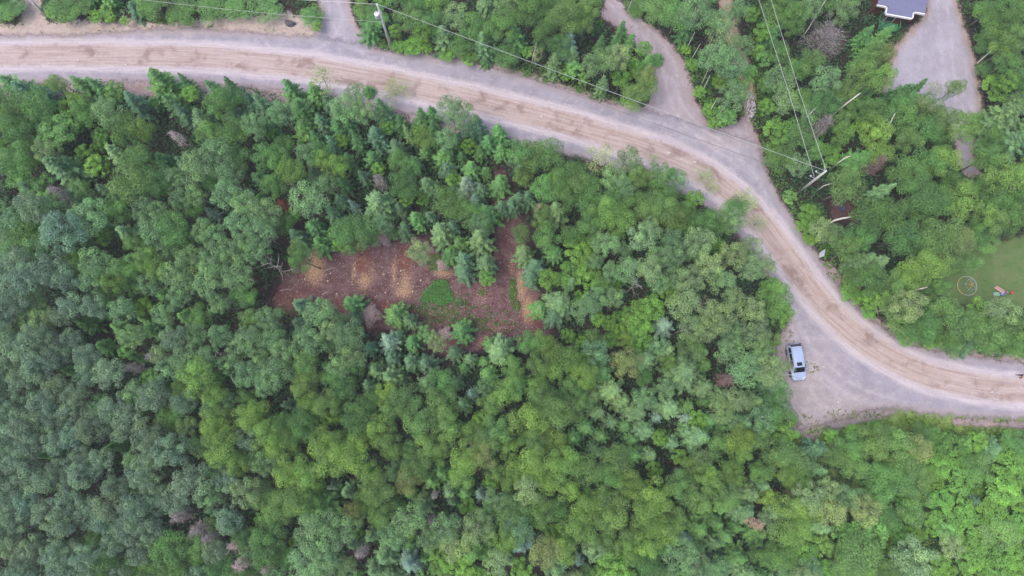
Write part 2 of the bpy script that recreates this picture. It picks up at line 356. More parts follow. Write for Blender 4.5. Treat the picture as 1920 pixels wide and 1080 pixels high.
c = n.mix(n.math('MULTIPLY', n.math('MULTIPLY', n.attr('ruts'), n.step(n.noise(p, 1.1, 4, .7), .35, .6)), .55), c, srgb(196, 187, 194)); f2 = n.noise(p, 8, 5, .75); s = n.step(f2, .3, .7, .86, 1.12); c = n.mix(1.0, c, n.comb(s, s, s), 'MULTIPLY')
n.col(c); n.bump(f2, .5, .03); n.fade(edge_alpha(n, .5, .85))
def blobs(P, L):
    r = np.zeros(len(P))
    for x, y, rx, ry, w in L:
        c = at(x, y); px = 14.9
        r = np.maximum(r, w * np.exp(-(((P[:, 0] - c.x) * px / rx) ** 2 + ((P[:, 1] - c.y) * px / ry) ** 2)))
    return r
def road_attr(P):
    d, s, a = seg_dist(P, CENTRE); return {'along': a, 'across': d * s, 'park': np.clip(blobs(P, [(1500, 720, 60, 80, 1.2), (1560, 760, 80, 30, 1.0), (1470, 620, 30, 60, 1.0), (350, 60, 120, 8, .6), (840, 112, 60, 10, .6), (1360, 262, 70, 22, .7)]), 0, 1), **rim(P)}
region('dirt_road', ROAD, .016, n.m, .24, .9, road_attr)

# clearing floor
def clear_attr(P):
    return {'tan': blobs(P, [(590, 502, 26, 42, 1.0), (664, 508, 8, 40, .75), (697, 515, 12, 36, .6), (683, 528, 18, 28, .85), (739, 512, 9, 44, .8), (772, 505, 9, 34, .5), (760, 528, 18, 30, .8), (757, 545, 24, 20, .95), (725, 560, 60, 8, .35),
                            (978, 535, 14, 40, 1.0), (990, 580, 16, 34, 1.0), (960, 500, 10, 24, .7), (905, 552, 22, 34, .55), (830, 512, 24, 12, .85), (825, 560, 30, 20, .3), (870, 610, 60, 18, .4), (930, 610, 50, 22, .5), (905, 640, 20, 22, .55), (850, 555, 30, 20, .4), (800, 580, 40, 12, .4)]),
            'rust': blobs(P, [(681, 488, 15, 34, 1.0), (759, 488, 14, 34, 1.0), (540, 560, 80, 30, .6), (640, 570, 80, 20, .55), (945, 430, 14, 90, .5), (1005, 600, 18, 40, .6), (720, 572, 40, 16, .6), (830, 640, 30, 20, .5)]),
            'green': blobs(P, [(820, 550, 26, 17, 1.3), (905, 595, 70, 16, .35), (815, 492, 16, 22, .8), (962, 545, 10, 30, .9), (968, 575, 8, 14, .8), (830, 585, 50, 12, .6), (785, 580, 22, 10, .5), (500, 500, 20, 22, .6), (545, 520, 20, 24, .4), (850, 600, 70, 16, .35), (900, 548, 10, 12, .5), (930, 290, 20, 40, .3)])}
n = NT('clearing_soil'); n.rough(.95, .1); p = n.pos()
f = n.noise(p, .8, 5, .65); f2 = n.noise(p, 7, 4, .75); fs = n.noise(p, 4.0, 5, .7)
c = n.mix(n.step(f, .35, .65), srgb(92, 64, 66), srgb(114, 90, 94))
c = n.mix(n.math('MULTIPLY', n.step(fs, .55, .66), .6), c, srgb(148, 124, 118))
jit = lambda a, lo, hi: n.step(n.math('ADD', n.attr(a), n.math('MULTIPLY', n.math('SUBTRACT', fs, .5), 1.6)), lo, hi)
c = n.mix(n.math('MULTIPLY', jit('rust', .2, .8), .8), c, srgb(112, 70, 62))
c = n.mix(n.math('MULTIPLY', jit('tan', .3, 1.0), .85), c, n.mix(n.step(f2, .4, .6), srgb(150, 116, 96), srgb(196, 164, 132)))
c = n.mix(n.math('MULTIPLY', jit('rust', .7, 1.2), .6), c, srgb(134, 98, 80))
c = n.mix(n.math('MULTIPLY', jit('green', .3, .7), .8), c, srgb(92, 116, 62))
sp = n.step(f2, .62, .72); c = n.mix(n.math('MULTIPLY', sp, .8), c, srgb(196, 178, 168))
s = n.step(f2, .3, .7, .82, 1.12); c = n.mix(1.0, c, n.comb(s, s, s), 'MULTIPLY')
n.col(c); n.bump(f2, .7, .06); n.fade(edge_alpha(n, .5, 1.2))
region('clearing_soil', CLEAR, .024, n.m, .3, 1.4, clear_attr)

OPEN_POLYS = [ROAD, CLEAR, LAWN] + list(DRIVES.values()) + [SHOULDERS['roadside_earth'], SHOULDERS['sandy_path']]
def open_sdf(P, polys=None):
    return np.min([sdf(P, q) for q in (polys or OPEN_POLYS)], 0)

# ---------------------------------------------------------------- tree meshes
def unit(v): return v / np.maximum(np.linalg.norm(v, axis=1, keepdims=True), 1e-9)
def leaf_geo(Cn, Nn, L, W, rng, tdir=None):
    """diamond leaf faces with centre Cn, normal Nn, half length L and half width W"""
    m = len(Cn); r = rng.normal(size=(m, 3)) if tdir is None else tdir
    T = unit(r - Nn * (r * Nn).sum(1, keepdims=True)); B = np.cross(Nn, T)
    L = np.broadcast_to(L, (m,))[:, None]; W = np.broadcast_to(W, (m,))[:, None]
    V = np.stack([Cn - T * L, Cn - B * W + Nn * W * .15, Cn + T * L, Cn + B * W + Nn * W * .15], 1).reshape(-1, 3)
    return V, np.arange(4 * m).reshape(m, 4)
def broad_crown(name, seed, R=2.2, base=4.0, top=10.0, lobes=22, lobe_r=(.30, .44), leaves=3200, size=.11, open_=0.0, spike=.0, flat=.0):
    rng = np.random.default_rng(seed); cz = (base + top) / 2; hz = (top - base) / 2
    cs = []; rs = []
    for k in range(lobes):
        best = None
        for _ in range(14):                                        # spread the lobes over the crown
            d = rng.normal(size=3); d /= np.linalg.norm(d); d[2] = abs(d[2]) if rng.random() < .78 else -abs(d[2]) * .7
            rr = rng.uniform(.66, .95); q = np.array([d[0] * R * rr, d[1] * R * rr, cz + d[2] * hz * rr * .85])
            g = min([np.linalg.norm((q - c) * (1, 1, .6)) for c in cs], default=9)
            if best is None or g > best[0]: best = (g, q)
        cs.append(best[1]); rs.append(R * rng.uniform(*lobe_r) * (1.15 if best[1][2] > cz else .9))
    cs.append(np.array([0, 0, cz])); rs.append(R * .42); cs = np.array(cs); rs = np.array(rs)
    w = rs ** 2; pick = rng.choice(len(cs), leaves, p=w / w.sum())
    d = rng.normal(size=(leaves, 3)); d[:, 2] += .35; d = unit(d)
    shell = rng.uniform(.80, 1.0, leaves) ** .7 + np.maximum(0, rng.normal(size=leaves)) * .06
    # smaller bumps on each lobe
    ph = rng.uniform(0, 6.28, (len(cs), 3))
    bump = 1 + .13 * np.sin(d[:, 0] * 5 + ph[pick, 0]) * np.sin(d[:, 1] * 5 + ph[pick, 1]) * np.sin(d[:, 2] * 5 + ph[pick, 2]) * 2
    stretch = np.array([1, 1, .85 + spike])
    P = cs[pick] + d * (rs[pick] * shell * bump)[:, None] * stretch
    keep = np.ones(leaves, bool)
    if open_:
        q = np.sin(P[:, 0] * 2.9 + ph[0, 0]) + np.sin(P[:, 1] * 3.1 + ph[0, 1]) + np.sin(P[:, 2] * 2.3 + ph[0, 2]); keep &= q < 3 * (1 - open_) - .6
    P, d, pk = P[keep], d[keep], pick[keep]
    Nn = unit(d * 1.0 + rng.normal(size=P.shape) * .42 + np.array([0, 0, .25]))
    V, F = leaf_geo(P, Nn, size * rng.uniform(.7, 1.35, len(P)), size * .62 * rng.uniform(.7, 1.3, len(P)), rng)
    ct = rng.random(len(cs))
    return np_mesh(name, V, F, LEAF, {'tint': rng.random(len(P)), 'clump': np.clip(ct[pk] + rng.normal(size=len(P)) * .18, 0, 1)}, 'FACE')
def conifer_crown(name, seed, R=1.6, h=9.0, base=1.2, tiers=20, dense=1.0, droop=.15, spray=.17):
    rng = np.random.default_rng(seed); Pc = []; Td = []; Ln = []; Nn = []; cl = []
    for t in range(tiers):
        f = t / (tiers - 1); z = base + (h - base) * f ** .9; rr = R * (1 - f) ** .8 + .10
        nb = max(4, int(round((7.5 - 3 * f) * dense))); off = rng.uniform(0, 6.28)
        for b in range(nb):
            a = off + 2 * PI * (b + rng.uniform(-.28, .28)) / nb; ln = rr * rng.uniform(.55, 1.22); up = (.55 * f ** 1.5 - droop + rng.uniform(-.07, .07))
            dirv = np.array([math.cos(a), math.sin(a), up]); side = np.array([-math.sin(a), math.cos(a), 0]); c0 = rng.random()
            k = max(3, int(ln / .125))
            for i in range(k):
                s = (i + .6) / k; pos = dirv * ln * s + np.array([0, 0, z - .10 * ln * s * s])
                fl = spray * (1.25 - .55 * s) * (.75 + .5 * min(1, rr))
                for sg in (-1, 1):
                    td = dirv * .75 + side * sg * (.85 - .3 * s); td = td / np.linalg.norm(td)
                    Pc.append(pos + td * fl * .7 + rng.normal(size=3) * .025); Td.append(td); Ln.append(fl); Nn.append(np.array([0, 0, 1]) + dirv * .25 + rng.normal(size=3) * .33); cl.append(c0)
                if i % 2: Pc.append(pos + np.array([0, 0, .05])); Td.append(dirv); Ln.append(fl * .9); Nn.append(np.array([0, 0, 1.]) + rng.normal(size=3) * .4); cl.append(c0)
    for k in range(10):
        a = rng.uniform(0, 6.28); Pc.append(np.array([0, 0, h + .02 * k])); Td.append(np.array([math.cos(a) * .5, math.sin(a) * .5, 1.])); Ln.append(.2); Nn.append(np.array([math.cos(a), math.sin(a), .6])); cl.append(.9)
    Pc = np.array(Pc); V, F = leaf_geo(Pc, unit(np.array(Nn)), np.array(Ln), np.array(Ln) * .36, rng, np.array(Td))
    zt = Pc[:, 2]; rad = np.hypot(Pc[:, 0], Pc[:, 1]); tip = rad / (.001 + R * (1 - np.clip((zt - base) / (h - base), 0, 1)) ** .8 + .1)
    return np_mesh(name, V, F, NEEDLE, {'tint': np.clip(rng.random(len(Pc)) * .9 + .1, 0, 1), 'clump': np.array(cl)}, 'FACE')
def trunk_mesh(name, seed, h, r, mat, limbs=6, first=.4, lr=1.2, wig=.12):
    rng = random.Random(seed); m = MB(); pts = []; x = y = 0
    for i in range(7):
        t = i / 6; pts.append((x, y, h * t)); x += rng.uniform(-wig, wig); y += rng.uniform(-wig, wig)
    m.tube(pts, [r * (1.25 if i == 0 else 1 - .82 * i / 6) for i in range(7)], 6)
    for k in range(limbs):
        t = first + (1 - first) * .85 * (k + .5) / limbs; i = min(5, int(t * 6)); q = Vector(pts[i]).lerp(Vector(pts[i + 1]), t * 6 - i)
        a = k * 2.4 + rng.uniform(-.4, .4); L = lr * rng.uniform(.7, 1.15) * (1.2 - t * .5)
        e = q + Vector((math.cos(a) * L, math.sin(a) * L, L * .75)); md = q.lerp(e, .5) + Vector((0, 0, -.08 * L))
        m.tube([q, md, e], [r * .42 * (1.2 - t), r * .3 * (1.2 - t), r * .12], 4)
    me = bpy.data.meshes.new(name); me.from_pydata(m.v, [], m.f); me.materials.append(mat)
    for p in me.polygons: p.use_smooth = True
    return me
def twig_puff(name, seed, R, z0, z1, n, mat, L=.3, W=.018, cone=.5):
    rng = np.random.default_rng(seed); f = rng.random(n) ** .8; z = z0 + (z1 - z0) * f; rr = R * (1 - f * cone) * np.sqrt(1 - (2 * f - 1) ** 2 * (1 - cone)); a = rng.uniform(0, 6.28, n) 
    rad = rr * rng.random(n) ** .55 * (1 + .25 * np.sin(a * 4 + seed)); P = np.c_[np.cos(a) * rad, np.sin(a) * rad, z]
    T = np.c_[np.cos(a), np.sin(a), np.full(n, .5)] + rng.normal(size=(n, 3)) * .5; Nn = unit(rng.normal(size=(n, 3)) * .6 + (0, 0, 1))
    V, F = leaf_geo(P, Nn, L * rng.uniform(.5, 1.3, n), W * rng.uniform(.7, 1.3, n), rng, T); return np_mesh(name, V, F, mat)
def dead_mesh(name, seed, h, spread, mat=None, twigs=3, r0=.11, depth=3, nb=9, up=.5, thin=1.0):
    rng = random.Random(seed); m = MB()
    def br(p, d, L, r, lev):
        pts = [p]; dd = d.copy()
        for i in range(3):
            dd = (dd + Vector((rng.uniform(-.22, .22), rng.uniform(-.22, .22), rng.uniform(-.12, .16)))).normalized(); pts.append(pts[-1] + dd * L / 3)
        m.tube(pts, [r, r * .75, r * .5, r * .25], 3 if lev else 5, cap=False)
        if lev < depth:
            for k in range(twigs + (1 if lev == 0 else 0)):
                t = rng.uniform(.3, 1); i = min(2, int(t * 3)); q = pts[i].lerp(pts[i + 1], t * 3 - i)
                nd = (dd + Vector((rng.uniform(-1, 1), rng.uniform(-1, 1), rng.uniform(-.3, .6))) * .9).normalized(); br(q, nd, L * rng.uniform(.4, .62), max(.012, r * .5) * thin, lev + 1)
    m.tube([(0, 0, 0), (rng.uniform(-.1, .1), 0, h * .5), (rng.uniform(-.2, .2), rng.uniform(-.2, .2), h)], [r0, r0 * .75, r0 * .3], 5)
    for k in range(nb):
        t = .35 + .65 * (k + .5) / nb; a = k * 2.4 + rng.uniform(-.4, .4)
        br(Vector((0, 0, h * t)), Vector((math.cos(a), math.sin(a), up)).normalized(), spread * (1.15 - .5 * t) * rng.uniform(.75, 1.1), r0 * .42, 1)
    me = bpy.data.meshes.new(name); me.from_pydata(m.v, [], m.f); me.materials.append(mat or BARK_DEAD); return me

# mesh library: kind -> list of (crown, trunk); every mesh has its nominal radius and height
LIB = {}
LIB['aspen'] = [(broad_crown('aspen_crown', 100 + i, 1.7, 5.2, 10.0, 17, (.24, .36), 5200, .066, .06, .15), trunk_mesh('aspen_trunk', i, 9.2, .11, BARK_GREY, 7, .55, .9)) for i in range(9)]
LIB['birch'] = [(broad_crown('birch_crown', 200 + i, 1.9, 4.8, 10.0, 18, (.22, .35), 5400, .066, .08, .1), trunk_mesh('birch_trunk', 40 + i, 9.2, .11, BARK_PALE, 8, .4, 1.2)) for i in range(8)]
LIB['airy'] = [(broad_crown('birch_crown', 300 + i, 1.9, 4.6, 10.0, 14, (.22, .36), 1500, .075, .3, .3), trunk_mesh('birch_trunk', 60 + i, 9.4, .11, BARK_PALE, 12, .4, 1.5)) for i in range(4)]
LIB['maple'] = [(broad_crown('maple_crown', 400 + i, 2.2, 4.4, 10.0, 11 + i % 4, (.30, .43), 7600, .067, .02, .0), trunk_mesh('maple_trunk', 80 + i, 8.6, .14, BARK_GREY, 7, .4, 1.3)) for i in range(9)]
LIB['alder'] = [(broad_crown('alder_crown', 500 + i, 1.6, 3.8, 10.0, 20, (.18, .32), 3200, .092, .10, .05), trunk_mesh('alder_trunk', 100 + i, 8.8, .08, BARK_GREY, 6, .35, 1.0)) for i in range(7)]
LIB['spruce'] = [(conifer_crown('spruce_crown', 600 + i, 1.6, 9.6 + .4 * (i % 2), 1.0, 12 + i % 3, 1.0, .02 + .08 * (i % 3), .19), trunk_mesh('spruce_trunk', 120 + i, 9.6, .12, BARK_DARK, 0)) for i in range(8)]
LIB['fir'] = [(conifer_crown('fir_crown', 700 + i, 1.6, 9.8, 1.0, 15, 1.2, -.08, .2), trunk_mesh('fir_trunk', 140 + i, 9.6, .12, BARK_DARK, 0)) for i in range(5)]
NOM = dict(aspen=1.75, birch=1.95, airy=1.95, maple=2.3, alder=1.7, spruce=1.65, fir=1.65)
LIB['dead'] = [dead_mesh('dead_tree', 800 + i, 8.0, 1.9, twigs=4, nb=13, r0=.10) for i in range(4)]
KIND = {  # code: (library, object name, colour word, kind word, category, colour, height range)
    'G': ('birch', 'birch_tree', 'grey-green', 'birch', 'birch tree', (118, 152, 108), (7.5, 10.5)),
    'A': ('aspen', 'aspen_tree', 'blue-grey', 'aspen', 'aspen tree', (112, 138, 116), (9, 12)),
    'P': ('birch', 'birch_tree', 'pale green', 'birch', 'birch tree', (136, 160, 114), (8.5, 11.5)),
    'W': ('airy', 'birch_tree', 'thin see-through', 'birch', 'birch tree', (148, 166, 118), (8, 10.5)),
    'M': ('maple', 'ash_tree', 'mid green', 'ash', 'ash tree', (100, 140, 82), (6.5, 9.5)),
    'Y': ('maple', 'maple_tree', 'yellow-green', 'maple', 'maple tree', (122, 155, 82), (7.5, 10.5)),
    'O': ('maple', 'maple_tree', 'olive green', 'maple', 'maple tree', (112, 145, 86), (7, 10)),
    'Q': ('maple', 'maple_tree', 'dull yellow-tan', 'maple', 'maple tree', (136, 150, 98), (8, 10)),
    'L': ('alder', 'alder_tree', 'bright green', 'alder', 'alder tree', (110, 153, 72), (4.5, 7.5)),
    'K': ('alder', 'alder_tree', 'cool mint-green', 'alder', 'alder tree', (114, 157, 90), (4.5, 8)),
    'S': ('spruce', 'spruce_tree', 'dark green', 'spruce', 'spruce tree', (84, 128, 80), (5, 8)),
    'B': ('spruce', 'spruce_tree', 'blue-green', 'spruce', 'spruce tree', (90, 126, 96), (5, 8)),
    'T': ('spruce', 'spruce_tree', 'silvery blue', 'spruce', 'spruce tree', (122, 152, 138), (5, 8)),
    'F': ('fir', 'fir_tree', 'fresh green', 'fir', 'fir tree', (98, 144, 84), (4.5, 7)),
    'N': ('fir', 'fir_tree', 'grey-green', 'fir', 'fir tree', (106, 140, 96), (6, 8.5)),
    'D': ('dead', 'dead_tree', 'grey', 'leafless tree', 'dead tree', (150, 135, 145), (6.5, 9)),
}
